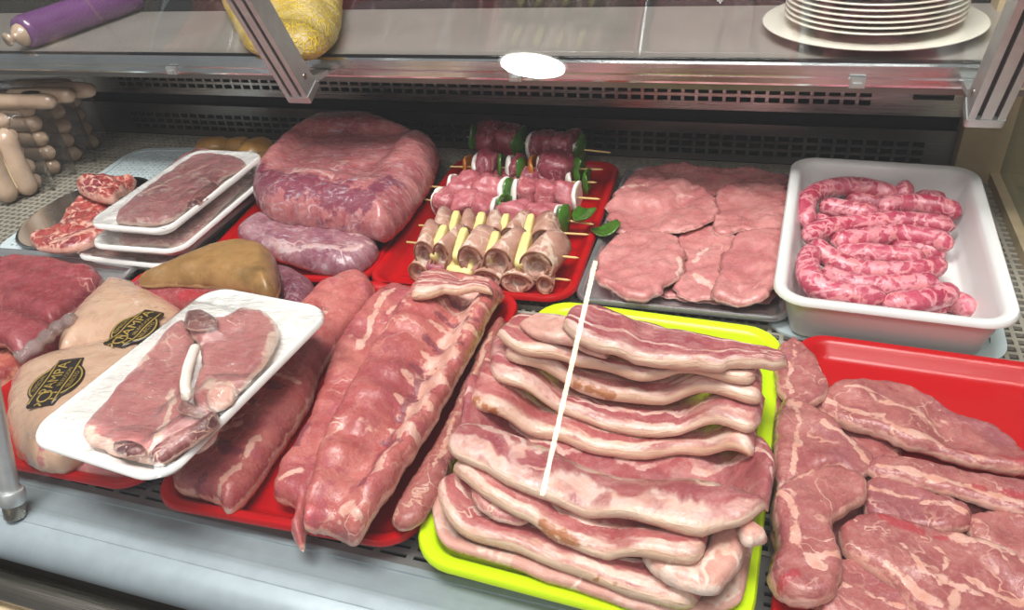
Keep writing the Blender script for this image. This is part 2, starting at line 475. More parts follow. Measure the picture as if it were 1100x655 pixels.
def clear(name, tint=(1, 1, 1), rough=.03, wrinkle=0.0, scale=60, refl=1.0, body=0.0, bodycol=(.8, .8, .8)):
    """thin clear sheet: see-through with a mirror-like skin"""
    t = NT(name); co = t.coord(False)
    geo = t.n('NewGeometry')
    nrm = geo.outputs['Normal']
    gl = t.n('BsdfGlossy', None, Roughness=rough, Color=(1, 1, 1))
    if wrinkle:
        nz = t.noise(t.n('Mapping', None, Vector=co, Scale=(1, 2.4, 1), Rotation=(0, 0, .7)).outputs[0], scale, 4, .6, 2.0)
        b = t.n('Bump', None, Strength=wrinkle, Distance=.003, Height=nz)
        t.put(gl.inputs['Normal'], b); nrm = b.outputs[0]
    cs = t.math('ABSOLUTE', t.n('VectorMath', dict(operation='DOT_PRODUCT'), i0=nrm, i1=geo.outputs['Incoming']).outputs['Value'])
    fr = t.math('ADD', .04, t.math('MULTIPLY', t.math('POWER', t.math('SUBTRACT', 1.0, cs, clamp=True), 5.0), .96))
    tr = t.n('BsdfTransparent', None, Color=tint)
    base = tr
    if body:
        base = t.n('MixShader', None, i0=body, i1=tr.outputs[0], i2=t.n('BsdfDiffuse', None, Color=bodycol).outputs[0])
    f = t.math('MULTIPLY', fr, refl, clamp=True)
    return t.done(t.n('MixShader', None, i0=f, i1=base.outputs[0], i2=gl.outputs[0]))


def steel(name, col=(.62, .6, .58), rough=.3, aniso=(2, 200, 200), bump=.05):
    t = NT(name); co = t.coord(False)
    nz = t.noise(t.n('Mapping', None, Vector=co, Scale=aniso).outputs[0], 8, 4)
    r = t.n('MapRange', None, i0=nz, i1=.3, i2=.7, i3=rough - .07, i4=rough + .09).outputs[0]
    sm = t.step(t.noise(co, 9, 4), .4, .75)
    p = t.n('BsdfPrincipled', None, Base_Color=t.mix(sm, col, tuple(x * .82 for x in col)), Metallic=1.0, Roughness=r)
    t.put(p.inputs['Normal'], t.n('Bump', None, Strength=bump, Distance=.001, Height=nz))
    return t.done(p)


def emit(name, col, s):
    t = NT(name); return t.done(t.n('Emission', None, Color=col, Strength=s))


M = {}
M['red_plastic'] = plain('red_plastic', srgb('ae050d'), .3, bump=.06, bscale=300, spec=.5)
M['lime_plastic'] = plain('lime_plastic', srgb('c6e60c'), .3, bump=.04, bscale=300)
M['white_plastic'] = plain('white_plastic', srgb('dedddb'), .35, bump=.03, bscale=150)
M['foam'] = plain('foam', srgb('efeeea'), .55, bump=.08, bscale=900)
M['mat_plastic'] = plain('mat_plastic', srgb('cfdde0'), .4)
M['grid_plastic'] = plain('grid_plastic', srgb('9a9487'), .5, var=.1, bscale=100)
M['dark'] = plain('dark', (.012, .012, .012), .6)
M['black_rubber'] = plain('black_rubber', (.015, .015, .016), .4)
M['steel'] = steel('steel')
M['strip_steel'] = plain('strip_steel', srgb('8b8a88'), .35, metal=.6, var=.06)
M['steel_dark'] = steel('steel_dark', (.30, .285, .27), .34)
M['shelf_steel'] = plain('shelf_steel', srgb('a39c95'), .38, metal=.35, var=.08, bscale=30)
M['tray_steel'] = plain('tray_steel', (.62, .62, .63), .22, metal=.8, var=.05, bscale=60)
M['aluminium'] = plain('aluminium', srgb('c3c5c4'), .42, metal=.75, bump=.05, bscale=300, var=.06)
M['sill_alu'] = plain('sill_alu', srgb('8f9a9f'), .42, metal=.3, bump=.04, bscale=200, var=.05)
M['chrome'] = steel('chrome', (.78, .8, .8), .14)
M['brass_dark'] = steel('brass_dark', (.38, .35, .3), .3)
M['beige'] = plain('beige', srgb('bda987'), .6, var=.06)
M['plate'] = plain('plate', srgb('e6e1d4'), .2, coat=.4)
M['glass'] = clear('glass', (.985, .99, .985), 0.0)
M['side_glass'] = clear('side_glass', (.86, .9, .84), 0.02, body=.22, bodycol=srgb('8e947f'))
M['film'] = clear('film', (.985, .985, .985), .09, wrinkle=.55, scale=60, refl=2.2)
M['pack_film'] = clear('pack_film', (.99, .99, .985), .1, wrinkle=.9, scale=50, refl=2.0)
M['wood'] = plain('wood', srgb('d9b878'), .6, var=.1)
M['onion'] = plain('onion', srgb('ece4dc'), .3, sss=.3, coat=.3)
M['pepper'] = plain('pepper', srgb('3f6a1c'), .22, coat=.4, var=.3, bscale=200)
M['pepper_orange'] = plain('pepper_orange', srgb('b8702c'), .3, coat=.3, var=.2, bscale=200)
M['pineapple'] = plain('pineapple', srgb('dccb86'), .4, sss=.2, var=.1, bscale=300, bump=.2)
M['bone'] = plain('bone', srgb('e9ddd2'), .4, var=.08, bscale=200, sss=.2)
M['bone_dark'] = plain('bone_dark', srgb('5c2c30'), .35, var=.35, bscale=250, bump=.4)

M['steak'] = meat('steak', ('a05a5b', 'b4746f'), 'd9aa9c', vein=.02, vscale=36, vpatch=.55, edge=.0022, fibre=.2, red='a83a42', dark='98545a', rough=.3)
M['rib'] = meat('rib', ('b05a5a', 'c57c74'), 'dcb0a2', vein=.014, vscale=26, vpatch=.6, edge=.0012, fibre=.12, dark='a04c50', patchfat=.02, red='7c3c48', rough=.26, blot='a8525a')
M['rib_dark'] = meat('rib_dark', ('98524c', 'b0706a'), 'c79c8c', vein=.03, vscale=50, vpatch=.5, edge=.001, fibre=.2, dark='7c3c3e', red='6a3038', rough=.28)
M['escalope'] = meat('escalope', ('c17878', 'd39894'), 'e6c2b8', vein=.018, vscale=22, vpatch=.62, edge=.0009, fibre=.12, rough=.25, dark='b4696a', red='a85a62')
M['belly'] = meat('belly', ('a65658', 'bf7674'), 'e6cabc', vein=.02, vscale=26, vpatch=.55, edge=0, stretch=(.25, .05, 1), fibre=.25,
                  skin=('e2c2aa', 'd8b296'), layers=[(.07, .10), (.4, .05), (.8, .04)], red='a5602a', rough=.3)
M['belly_lean'] = meat('belly_lean', ('9a4e56', 'b46a6c'), 'e2c2b8', vein=.02, vscale=26, vpatch=.55, edge=0, stretch=(.25, .05, 1), fibre=.25,
                       skin=('e4c6b0', 'dab59c'), layers=[(.06, .10), (.34, .04), (.8, .03)], red='a5602a', rough=.3)
M['belly_fat'] = meat('belly_fat', ('d6a596', 'e0b6a8'), 'e8d2c4', vein=.04, vscale=22, vpatch=.45, edge=.003, fibre=.15, rough=.3)
M['belly_bone'] = meat('belly_bone', ('b06a68', 'c78a84'), 'e4c4b6', vein=.04, vscale=50, vpatch=.45, edge=.0015, red='a82838', rough=.28)
M['beef'] = meat('beef', ('8e3a40', 'a55058'), 'cf9890', vein=.012, vscale=20, vpatch=.64, edge=.0008, fibre=.12, dark='7d2f38', rough=.28)
M['beef_fatty'] = meat('beef_fatty', ('b2524a', 'ca7262'), 'e0a790', vein=.04, vscale=36, vpatch=.45, edge=.003, dark='8a2a30', patchfat=.25)
M['beef_purple'] = meat('beef_purple', ('5c2638', '7a3e4e'), 'b08490', vein=.025, vscale=45, vpatch=.5, edge=.001, haze=.25, wrap=.6, fibre=.4)
M['vac_beige'] = meat('vac_beige', ('cda78c', 'd6b49a'), 'e2c8b0', vein=.015, vscale=25, vpatch=.58, edge=0, wrap=.9, fibre=.06, red='b86a70', bump=.25, speck=.03)
M['fat_cap'] = meat('fat_cap', ('8e7040', 'a68652'), 'bfa272', vein=.012, vscale=20, vpatch=.62, edge=.0008, fibre=.05, dark='765830', rough=.36, speck=.02, bump=.3)
M['wrap_big'] = meat('wrap_big', ('a2545a', 'be7876'), 'd0a4a0', vein=.02, vscale=12, vpatch=.55, edge=0, wrap=1.0, haze=.55, fibre=.25, dark='a45e60', speck=.05, bump=.25, red='722c44')
M['wrap_small'] = meat('wrap_small', ('82485a', 'a0707a'), 'cdb0b0', vein=.03, vscale=26, vpatch=.5, edge=0, wrap=1.0, haze=.6, fibre=.3, stretch=(.3, 1, 1), speck=.05)
M['chop'] = meat('chop', ('b26a6a', 'c48480'), 'e2c6b6', vein=.015, vscale=22, vpatch=.6, edge=.0022, fibre=.12, wrap=.5, red='8c4a4c')
M['cutlet'] = meat('cutlet', ('a8666a', 'bd8886'), 'd6bcb0', vein=.03, vscale=36, vpatch=.48, edge=.002, dark='8a4a50', haze=.2)
M['lamb'] = meat('lamb', ('9e3a38', 'b4504a'), 'e2b2a2', vein=.045, vscale=45, vpatch=.42, edge=.003, dark='82303a', patchfat=.2, rough=.25)
M['skewer_meat'] = meat('skewer_meat', ('7c2c3c', '9c4856'), 'cfa0a4', vein=.02, vscale=50, vpatch=.55, edge=0, fibre=.18)
M['skewer_pork'] = meat('skewer_pork', ('a8545e', 'bd7078'), 'd6aeaa', vein=.02, vscale=45, vpatch=.55, edge=0, fibre=.18)
M['bacon'] = meat('bacon', ('b08674', 'c8a492'), 'dcc8b8', vein=.05, vscale=40, vpatch=.42, edge=0, fibre=.2, dark='a0705e')
M['marrow'] = meat('marrow', ('6e3a3c', '8a5450'), 'cdb0a2', vein=.03, vscale=70, vpatch=.5, edge=.001, dark='4c2428', wrap=.6, bump=.8)
M['sausage'] = meat('sausage', ('b04460', 'c25e76'), 'd88a98', vein=.05, vscale=110, vpatch=.42, edge=0, fibre=.3, dark='9c3652', rough=.24, speck=.08, patchfat=.15)
M['bacon_rim'] = plain('bacon_rim', srgb('8f5f45'), .4, var=.25, bscale=300)
M['sausage'] = meat('sausage', ('b43a58', 'c65872'), 'e49aa4', vein=.09, vscale=75, vpatch=.3, edge=0, fibre=.35, dark='a02e4c', rough=.25, patchfat=.35, speck=.05)
M['pale_sausage'] = plain('pale_sausage', srgb('c4a890'), .25, var=.14, bscale=80, coat=.7)
M['golden'] = plain('golden', srgb('a87c42'), .35, var=.25, bscale=120, bump=.3, coat=.3)
M['purple_casing'] = plain('purple_casing', srgb('6f3f78'), .3, var=.15, bscale=60, coat=.6)
def net_material():
    t = NT('yellow_net'); co = t.coord(False)
    v = t.n('TexVoronoi', dict(feature='DISTANCE_TO_EDGE'), Vector=co, Scale=150.0).outputs[0]
    f = t.step(v, .06, .14)
    c = t.mix(f, srgb('d9b93c'), t.mix(t.step(t.noise(co, 30, 3), .4, .6), srgb('b79a4a'), srgb('cdb68a')))
    p = t.n('BsdfPrincipled', None, Base_Color=c, Roughness=.5)
    t.put(p.inputs['Normal'], t.n('Bump', None, Strength=.7, Distance=.002, Height=t.math('SUBTRACT', 1.0, f)))
    return t.done(p)
M['yellow_net'] = net_material()
M['label_black'] = plain('label_black', srgb('2a2019'), .3, coat=.3)
M['label_gold'] = plain('label_gold', srgb('b79a4e'), .4, metal=.2)
M['orange_mark'] = plain('orange_mark', srgb('d27a2c'), .4)
M['cream_tag'] = plain('cream_tag', srgb('e6dcb4'), .5)


# ------------------------------------------------------------------ trays and panels
def rrect(w, d, r, seg=7, ref=None):
    rw, rd = ref or (w, d)
    r = min(r, w / 2 - 1e-4, d / 2 - 1e-4); P = []
    for cx, cy, a0 in ((w / 2 - r, d / 2 - r, 0), (-w / 2 + r, d / 2 - r, 90), (-w / 2 + r, -d / 2 + r, 180), (w / 2 - r, -d / 2 + r, 270)):
        for k in range(seg + 1):
            a = math.radians(a0 + 90 * k / seg); P.append((cx + r * math.cos(a), cy + r * math.sin(a)))
    # subdivide straight runs
    out = []
    for i in range(len(P)):
        a, b = np.array(P[i]), np.array(P[(i + 1) % len(P)])
        n = max(1, int((rw if i // (seg + 1) in (0, 2) else rd) / .03)) if (i + 1) % (seg + 1) == 0 else 1
        for k in range(n): out.append(tuple(a + (b - a) * k / n))
    return out


def rect_from(px, z):
    """TL TR BR BL rim corners in the photo -> centre, width, depth, rotation"""
    q = un(px, z); c = q.mean(0)
    w = (np.linalg.norm(q[1] - q[0]) + np.linalg.norm(q[2] - q[3])) / 2; d = (np.linalg.norm(q[0] - q[3]) + np.linalg.norm(q[1] - q[2])) / 2
    e = (q[1] - q[0]) + (q[2] - q[3]); f = (q[0] - q[3]) + (q[1] - q[2])
    a = (math.atan2(e[1], e[0]) + math.atan2(-f[0], f[1])) / 2
    return c, w, d, a


def tray_mesh(rect, z0, zr, inset, r, lip, th=.003, floor=None, ribs=0, tilt=None):
    c, w, d, a = rect; fl = z0 + th if floor is None else floor
    prof = [(inset + .010, z0), (inset, z0 + .003), (lip * .9, zr - .006), (.0, zr - .005), (-.0, zr - .002), (.0015, zr), (lip * .55, zr), (lip, zr - .001), (lip + .0025, zr - .004),
            (inset + th, fl + .004), (inset + th + .003, fl + .001), (inset + th + .008, fl)]
    if zr - z0 > .04:
        o = [(lip * .9 + (inset - lip * .9) * k / 6, zr - .006 + (z0 + .009 - zr) * k / 6) for k in range(1, 6)]
        i_ = [(lip + .0025 + (inset + th - lip - .0025) * k / 6, zr - .004 + (fl + .008 - zr) * k / 6) for k in range(1, 6)]
        prof = prof[:2] + [(inset - .001, z0 + .008)] + o[::-1] + prof[2:9] + i_ + [(inset + th - .001, fl + .010)] + prof[9:]
    loops = []
    R = Matrix.Translation((c[0], c[1], 0)) @ Matrix.Rotation(a, 4, 'Z')
    if tilt is not None: R = Matrix.Translation((c[0], c[1], zr)) @ Matrix.Rotation(a, 4, 'Z') @ tilt @ Matrix.Translation((0, 0, -zr))
    for off, z in prof:
        loops.append([tuple(R @ Vector((x, y, z))) for x, y in rrect(w - 2 * off, d - 2 * off, max(r - off * .8, .006), ref=(w, d))])
    mb = MB().loft(loops)
    if ribs:
        iw, idp = w - 2 * (inset + .016), d - 2 * (inset + .016)
        for k in range(ribs):
            y = -idp / 2 + idp * (k + .5) / ribs
            mb.box(-iw / 2, iw / 2, y - .0012, y + .0012, fl - .0005, fl + .0012, R)
    # occupy the height field
    xs, ys = np.meshgrid(np.arange(-w / 2, w / 2, .0015), np.arange(-d / 2, d / 2, .0015))
    e = np.minimum(w / 2 - abs(xs), d / 2 - abs(ys)); rr = np.maximum(abs(xs) - w / 2 + r, 0) ** 2 + np.maximum(abs(ys) - d / 2 + r, 0) ** 2
    ok = rr <= r * r
    zz = np.where(e < lip + .003, zr, np.where(e < inset + th, fl + (zr - fl) * np.clip((inset + th - e) / max(inset + th - lip, 1e-4), 0, 1), fl))
    P = np.array([R @ Vector((x, y, z)) for x, y, z in zip(xs[ok], ys[ok], zz[ok])]) if tilt is not None else None
    if P is None:
        ca, sa = math.cos(a), math.sin(a); P = np.c_[c[0] + xs[ok] * ca - ys[ok] * sa, c[1] + xs[ok] * sa + ys[ok] * ca, zz[ok]]
    stamp(P, 0)
    return mb, R


def perforated(xb, yb, th, M4):
    """plate with rectangular holes: xb / yb = alternating solid, hole, solid ... break points; M4 maps (x, y, 0..th) to the place"""
    V, Fs = [], []; nx, ny = len(xb), len(yb)
    for k in (0, 1):
        for j in range(ny):
            for i in range(nx): V.append(tuple(M4 @ Vector((xb[i], yb[j], th * k))))
    top = nx * ny
    hole = lambda i, j: i % 2 == 1 and j % 2 == 1
    for j in range(ny - 1):
        for i in range(nx - 1):
            a, b, c, d = j * nx + i, j * nx + i + 1, (j + 1) * nx + i + 1, (j + 1) * nx + i
            if hole(i, j):
                for p, q in ((a, b), (b, c), (c, d), (d, a)): Fs.append((p, q, q + top, p + top))
            else:
                Fs.append((a, b, c, d)); Fs.append((a + top, d + top, c + top, b + top))
    ring = [(0, j * nx) for j in range(ny)]
    for j in range(ny - 1):
        for p, q in ((j * nx, (j + 1) * nx), (j * nx + nx - 1, (j + 1) * nx + nx - 1)): Fs.append((p, q, q + top, p + top))
    for i in range(nx - 1):
        for p, q in ((i, i + 1), ((ny - 1) * nx + i, (ny - 1) * nx + i + 1)): Fs.append((p, q, q + top, p + top))
    return V, Fs


def breaks(a, b, hole, gap, m0=None):
    m0 = gap if m0 is None else m0; out = [a]; x = a + m0
    while x + hole <= b - m0 + 1e-9: out += [x, x + hole]; x += hole + gap
    out.append(b)
    if len(out) % 2: out.append(b)
    return out


# ================================================================== THE DISPLAY CASE
I4 = Matrix.Identity(4)
DX0, DX1, DY0, DY1 = -1.75, 0.285, 0.352, 0.985
V, Fs = perforated(breaks(DX0, DX1, .0072, .0038), breaks(DY0, DY1, .0072, .0038), .004, Matrix.Translation((0, 0, -.004)))
structure('floor', V, Fs, M['grid_plastic'], smooth=False)
structure('trim_1', MB().box(DX0, DX1, .225, 1.0, -.075, -.07).V, MB().box(0, 1, 0, 1, 0, 1).F, M['dark'], smooth=False)
# slotted air-intake strip and the aluminium sill in front of the deck
V, Fs = perforated(breaks(DX0, DX1, .021, .0055), breaks(.283, .351, .0032, .0046, .006), .002, Matrix.Translation((0, 0, -.002)))
structure('trim_2', V, Fs, M['strip_steel'], smooth=False)
prof = [(.2825, -.004), (.2825, .0012), (.2775, .0012), (.277, 0), (.246, 0), (.2455, -.0006), (.245, 0), (.236, -.0012), (.229, -.005), (.2245, -.011), (.223, -.018), (.2245, -.025), (.229, -.03), (.25, -.032), (.25, -.036), (.28, -.036)]
mb = MB().loft([[(x, y, z) for y, z in prof] for x in np.linspace(DX0, DX1, 3)])
structure('trim_3', mb.V, mb.F, M['sill_alu'], flat_angle=.6)
mb = MB().box(DX0, DX1, .232, .27, -.07, -.034)
structure('trim_4', mb.V, mb.F, M['black_rubber'], smooth=False)
pr = [(.262, -.052)] + [(.222 + .012 * math.cos(a) , -.064 + .012 * math.sin(a)) for a in np.linspace(math.pi / 2, math.pi * 1.5, 10)] + [(.262, -.076)]
mb = MB().loft([[(x, y, z) for y, z in pr] for x in np.linspace(DX0, DX1, 3)])
structure('trim_5', mb.V, mb.F, M['brass_dark'], flat_angle=.6)
mb = MB().box(DX0, DX1, .205, .24, -.14, -.0775)
structure('trim_6', mb.V, mb.F, M['beige'], smooth=False)

# back wall: dark gap, two vented stainless panels
mb = MB().box(DX0, .3, 1.0, 1.03, -.01, .75); structure('wall_back', mb.V, mb.F, M['dark'], smooth=False)
up = Matrix(((1, 0, 0, 0), (0, 0, 1, 0), (0, 1, 0, 0), (0, 0, 0, 1)))
def vent_panel(name, z0, z1, s0, s1, y, x1s, mat):
    zb = [z0, s0, s0 + .0066, s0 + .0106, s0 + .0172, s0 + .0212, s0 + .0278, z1]
    xb = breaks(-1.05, x1s, .0135, .0042, .004); xb = [-1.74] + xb[1:-1] + [.222]
    if len(xb) % 2: xb.append(.2225)
    V, Fs = perforated(xb, zb, .003, Matrix.Translation((0, y, 0)) @ up)
    structure(name, V, Fs, mat, smooth=False)
vent_panel('trim_7', .000, .0535, .010, .04, .987, .205, M['steel_dark'])
vent_panel('trim_8', .0715, .135, .083, .11, .987, .125, M['steel'])
mb = MB().box(DX0, .2225, .955, .986, .1125, .118); structure('trim_9', mb.V, mb.F, M['steel'], smooth=False)
# right end: beige corner post and glass end pane
mb = MB().box(.2225, .30, .965, 1.0, -.01, .8); structure('wall_right', mb.V, mb.F, M['beige'], smooth=False)
mb = MB().box(.262, .30, .30, .9645, -.012, .012); structure('baseboard_right', mb.V, mb.F, M['beige'], smooth=False)
mb = MB().box(.272, .278, .33, .9645, .0125, .62); structure('window_1', mb.V, mb.F, M['side_glass'], smooth=False)

# shelf over the back of the case
sh = empty('display_shelf', (-.45, .79, .196), 'stainless steel shelf with a chrome front rail running above the meat', 'shelf')
MB().box(DX0, .2615, .792, 1.0 - .002, .1965, .2).obj('shelf_board', M['shelf_steel'], sh, smooth=False)
rp = [(.79, .1775), (.782, .1775), (.7805, .180), (.7805, .1855), (.783, .187), (.783, .191), (.7795, .1925), (.7795, .1985), (.782, .2005), (.787, .2005), (.7875, .1985), (.7915, .1985), (.7915, .1775)]
mb = MB().loft([[(x, y, z) for y, z in rp] for x in (DX0, -.4, .2615)])
mb.obj('front_rail', M['chrome'], sh, flat_angle=.5)
mb = MB().box(DX0, .2615, .7835, .7865, .2007, .2032); mb.obj('rail_seal', M['black_rubber'], sh, smooth=False)
mb = MB().box(DX0, .2615, .786, .79, .170, .178); mb.obj('rail_lip', M['steel_dark'], sh, smooth=False)
for px in ((183, 72), (922, 83), (553, 76)):
    q = uy([px], .779)[0]
    mb = MB().box(q[0] - .007, q[0] + .007, .7775, .781, .1775, .1875).box(q[0] - .004, q[0] + .004, .7745, .778, .179, .183)
    mb.obj('rail_clip', M['aluminium'], sh, smooth=False)
# thermometer window on the back panel
th = empty('thermometer_display', (.182, .985, .092), 'small black framed thermometer window at the right end of the back panel', 'thermometer')
q0, q1 = uy([(984, 91)], .984)[0], uy([(1024, 107)], .984)[0]
fr = MB().box(q0[0], q1[0], .981, .9865, q0[2] - .003, q0[2]).box(q0[0], q1[0], .981, .9865, q1[2], q1[2] + .003).box(q0[0], q0[0] + .004, .981, .9865, q1[2] + .003, q0[2] - .003).box(q1[0] - .004, q1[0], .981, .9865, q1[2] + .003, q0[2] - .003)
fr.obj('frame', M['black_rubber'], th, smooth=False)
MB().box(q0[0] + .004, q1[0] - .004, .984, .9865, q1[2] + .003, q0[2] - .003).obj('screen', plain('screen', srgb('565a50'), .15), th, smooth=False)

# sloping glass: front pane leaning back, upper panes leaning towards the customer
LEAN = math.radians(19)
FY = .2585
def leaning_pane(name, x0, x1, y0, z0, dy, dz, L, mat, t=.005):
    n = np.array([0, -dz, dy]); a, b = np.array([0, y0, z0]), np.array([0, y0 + dy * L, z0 + dz * L])
    V = [(x, *(p[1:] + n[1:] * s)) for x in (x0, x1) for p in (a, b) for s in (0, t)]
    structure(name, V, [(0, 1, 3, 2), (4, 6, 7, 5), (0, 4, 5, 1), (2, 3, 7, 6), (0, 2, 6, 4), (1, 5, 7, 3)], mat, smooth=False)
leaning_pane('window_2', DX0, .268, FY, .0015, math.sin(LEAN), math.cos(LEAN), .50, M['glass'])
UD = (-math.sin(math.radians(25)), math.cos(math.radians(25)))
xs = [uy([(138, 58)], .785)[0][0], uy([(861, 68)], .785)[0][0]]
for i, (a, b, off) in enumerate(((DX0, xs[0] + .008, 0), (xs[0], xs[1], .0062), (xs[1] - .012, .255, 0))):
    leaning_pane('window_%d' % (3 + i), a, b, .7815 + off, .2034, UD[0], UD[1], .26, M['glass'], .004)

# aluminium arms that carry the upper panes
def arm(p_end, w, label):
    q = uy([p_end], .742)[0]; e = empty('glass_support_arm', (q[0], .742, q[2]), label, 'bracket', 'aluminium arms of the upper glass')
    d = np.array([0, UD[0], UD[1]]); n = np.array([0, -UD[1], UD[0]])
    MX = Matrix(((1, n[0], d[0], q[0]), (0, n[1], d[1], .742), (0, n[2], d[2], q[2]), (0, 0, 0, 1)))
    h = w / 2; g = .0022
    sec = [(-h, -.012), (-h, .014), (-h + .006, .014), (-h + .006, .009), (-h + .010, .009), (-h + .010, .014), (h - .010, .014), (h - .010, .009), (h - .006, .009), (h - .006, .014), (h, .014), (h, -.012)]
    mb = MB().loft([[tuple(MX @ Vector((x, y, z))) for x, y in sec] for z in (.009, .36)])
    mb.obj('arm_profile', M['aluminium'], e, smooth=False)
    mb = MB().loft([[tuple(MX @ Vector((x * s, y * s + .001, z))) for x, y in rrect(w + .002, .028, .002)] for s, z in ((.97, 0), (1, .001), (1, .0095))])
    mb.obj('end_cap', M['aluminium'], e, flat_angle=.5)
    for sx in (-1, 1):
        mb = MB().box(-.0018, .0018, .0088, .0098, .01, .355, MX @ Matrix.Translation((sx * (h - .008), 0, 0))); mb.obj('rubber_strip', M['black_rubber'], e, smooth=False)
        ax = MX @ Matrix.Translation((sx * (h + .0002), 0, .028)) @ Matrix.Rotation(math.pi / 2, 4, 'Y')
        mb = MB().loft([[tuple(ax @ Vector((r * math.cos(t), r * math.sin(t), z))) for t in np.linspace(0, 2 * math.pi, 16, endpoint=False)] for r, z in ((.0034, -.001), (.0034, .0008), (.0018, .0010), (.0015, .0002))])
        mb.obj('screw', M['brass_dark'], e)
    mb = MB().box(-h, h, .755, .78, .181, .1865, Matrix.Translation((q[0], 0, 0))); mb.obj('mounting_tongue', M['aluminium'], e, smooth=False)
    return e
arm((327, 101), .029, 'left aluminium arm hanging in front of the shelf rail, above the big wrapped joint')
arm((1055, 124), .029, 'right aluminium arm with an end cap above the white sausage tub')

# front glass post on the sill
p0 = np.array([un([(28, 546)], 0)[0][0], FY - .006, 0.0]); dpo = np.array([0, math.sin(LEAN), math.cos(LEAN)])
post = empty('glass_post', tuple(p0 + [0, 0, .0002]), 'round metal post with a collar standing on the sill at the left edge', 'post')
MB().tube([p0 + dpo * .024 + [0, -.006, 0], p0 + dpo * .45 + [0, -.006, 0]], .0068, 24).obj('tube', M['aluminium'], post, flat_angle=.6)
def ring_(name, a, b, r, mat):
    MB().tube([p0 + dpo * a + [0, -.006, 0], p0 + dpo * (a + .001) + [0, -.006, 0], p0 + dpo * (b - .001) + [0, -.006, 0], p0 + dpo * b + [0, -.006, 0]], [r * .93, r, r, r * .93], 24).obj(name, mat, post, flat_angle=.6)
ring_('collar', .014, .026, .0098, M['aluminium']); ring_('foot', .0016, .0145, .0082, M['brass_dark'])

# ================================================================== TRAYS
def tray(px_or_rect, z0, zr, label, mat, name='serving_tray', cat='tray', inset=.012, r=.03, lip=.008, ribs=0, px=True, tilt=None, group=None, th=.003):
    rc = rect_from(px_or_rect, zr) if px else px_or_rect
    mb, R = tray_mesh(rc, z0, zr, inset, r, lip, ribs=ribs, tilt=tilt, th=th)
    mb.obj(name, mat, label=label, cat=cat, group=group, flat_angle=.7)
    return rc, R

def perf_mat(rect, label):
    c, w, d, a = rect
    R = Matrix.Translation((c[0], c[1], .0003)) @ Matrix.Rotation(a, 4, 'Z')
    V, Fs = perforated(breaks(-w / 2 + .014, w / 2 - .014, .0042, .0046), breaks(-d / 2 + .014, d / 2 - .014, .0042, .0046), .003, R)
    mb = MB().add(V, Fs)
    outer = rrect(w, d, .035, ref=(w, d)); inner = rrect(w - .026, d - .026, .024, ref=(w, d))
    mb.loft([[tuple(R @ Vector((x, y, z))) for x, y in l] for l, z in ((inner, 0), (outer, 0), (outer, .0025), (inner, .0038), (inner, 0.0))], False, False)
    mb.obj('drain_mat', M['mat_plastic'], label=label, cat='mat', smooth=False)
    P = np.array([R @ Vector((x, y, .0042)) for x in np.arange(-w / 2 + .01, w / 2 - .01, .002) for y in np.arange(-d / 2 + .01, d / 2 - .01, .002)]); stamp(P, 1)

perf_mat((np.array([-.842, .770]), .262, .335, math.radians(7.7)), 'white perforated plastic mat under the oval platter and foam trays at the back left')
perf_mat((np.array([.128, .770]), .205, .345, math.radians(-3)), 'white perforated plastic mat under the white sausage tub')

RED = 'red plastic serving trays'
tray((np.array([-.5225, .744]), .222, .332, math.radians(7.3)), .0046, .021, 'red tray under the two film-wrapped joints', M['red_plastic'], px=False, group=RED)
skew_rc, _ = tray([(486, 167), (667, 174), (614, 327), (402, 300)], .0046, .021, 'red tray with a ribbed base under the meat skewers', M['red_plastic'], ribs=14, group=RED)
tray((np.array([-.321, .437]), .222, .318, math.radians(2.5)), .0046, .021, 'red tray under the racks of pork ribs', M['red_plastic'], px=False, group=RED)
tray((np.array([-.553, .430]), .226, .303, math.radians(1.5)), .0046, .021, 'red tray under the vacuum packed joints, front left', M['red_plastic'], px=False, group=RED)
tray((np.array([.1525, .420]), .226, .325, math.radians(-2.5)), .0046, .021, 'red tray under the pork neck steaks, front right', M['red_plastic'], px=False, group=RED, r=.026)
tray([(578, 320), (840, 352), (811, 712), (444, 590)], .0046, .0235, 'lime yellow tray full of pork belly strips', M['lime_plastic'], r=.034, lip=.010)
tray([(672, 176), (847, 184), (853, 346), (618, 318)], .0046, .018, 'shallow stainless steel tray under the pink escalopes', M['tray_steel'], r=.02, lip=.006, inset=.009, th=.0015)
tray((np.array([-.815, .452]), .262, .27, math.radians(3)), .0008, .018, 'shallow steel tray under the dark red beef at the left edge', M['tray_steel'], px=False, r=.02, lip=.006, inset=.009, th=.0015)
tub_rc, _ = tray([(843, 166), (1050, 180), (1107, 357), (840, 318)], .0046, .058, 'deep white plastic tub holding the fresh pink sausages', M['white_plastic'], name='plastic_tub', cat='tub', inset=.019, r=.03, lip=.009, th=.003)


# ================================================================== PORK RIBS
def cut(name, label, cat, px, th, mat, group=None, **k):
    return slab(name, px, th, M[mat], label=label, cat=cat, group=group, **k)

RIBS = 'racks of pork ribs'
def rib_ridges(px0, px1, n, amp, z):
    """cross-wise rib bumps between two ends of the rack"""
    q = un([px0, px1], z); d = (q[1] - q[0]); L = np.linalg.norm(d); d /= L
    return lambda x, y: amp * np.sin(((x - q[0][0]) * d[0] + (y - q[0][1]) * d[1]) / L * n * 2 * math.pi)

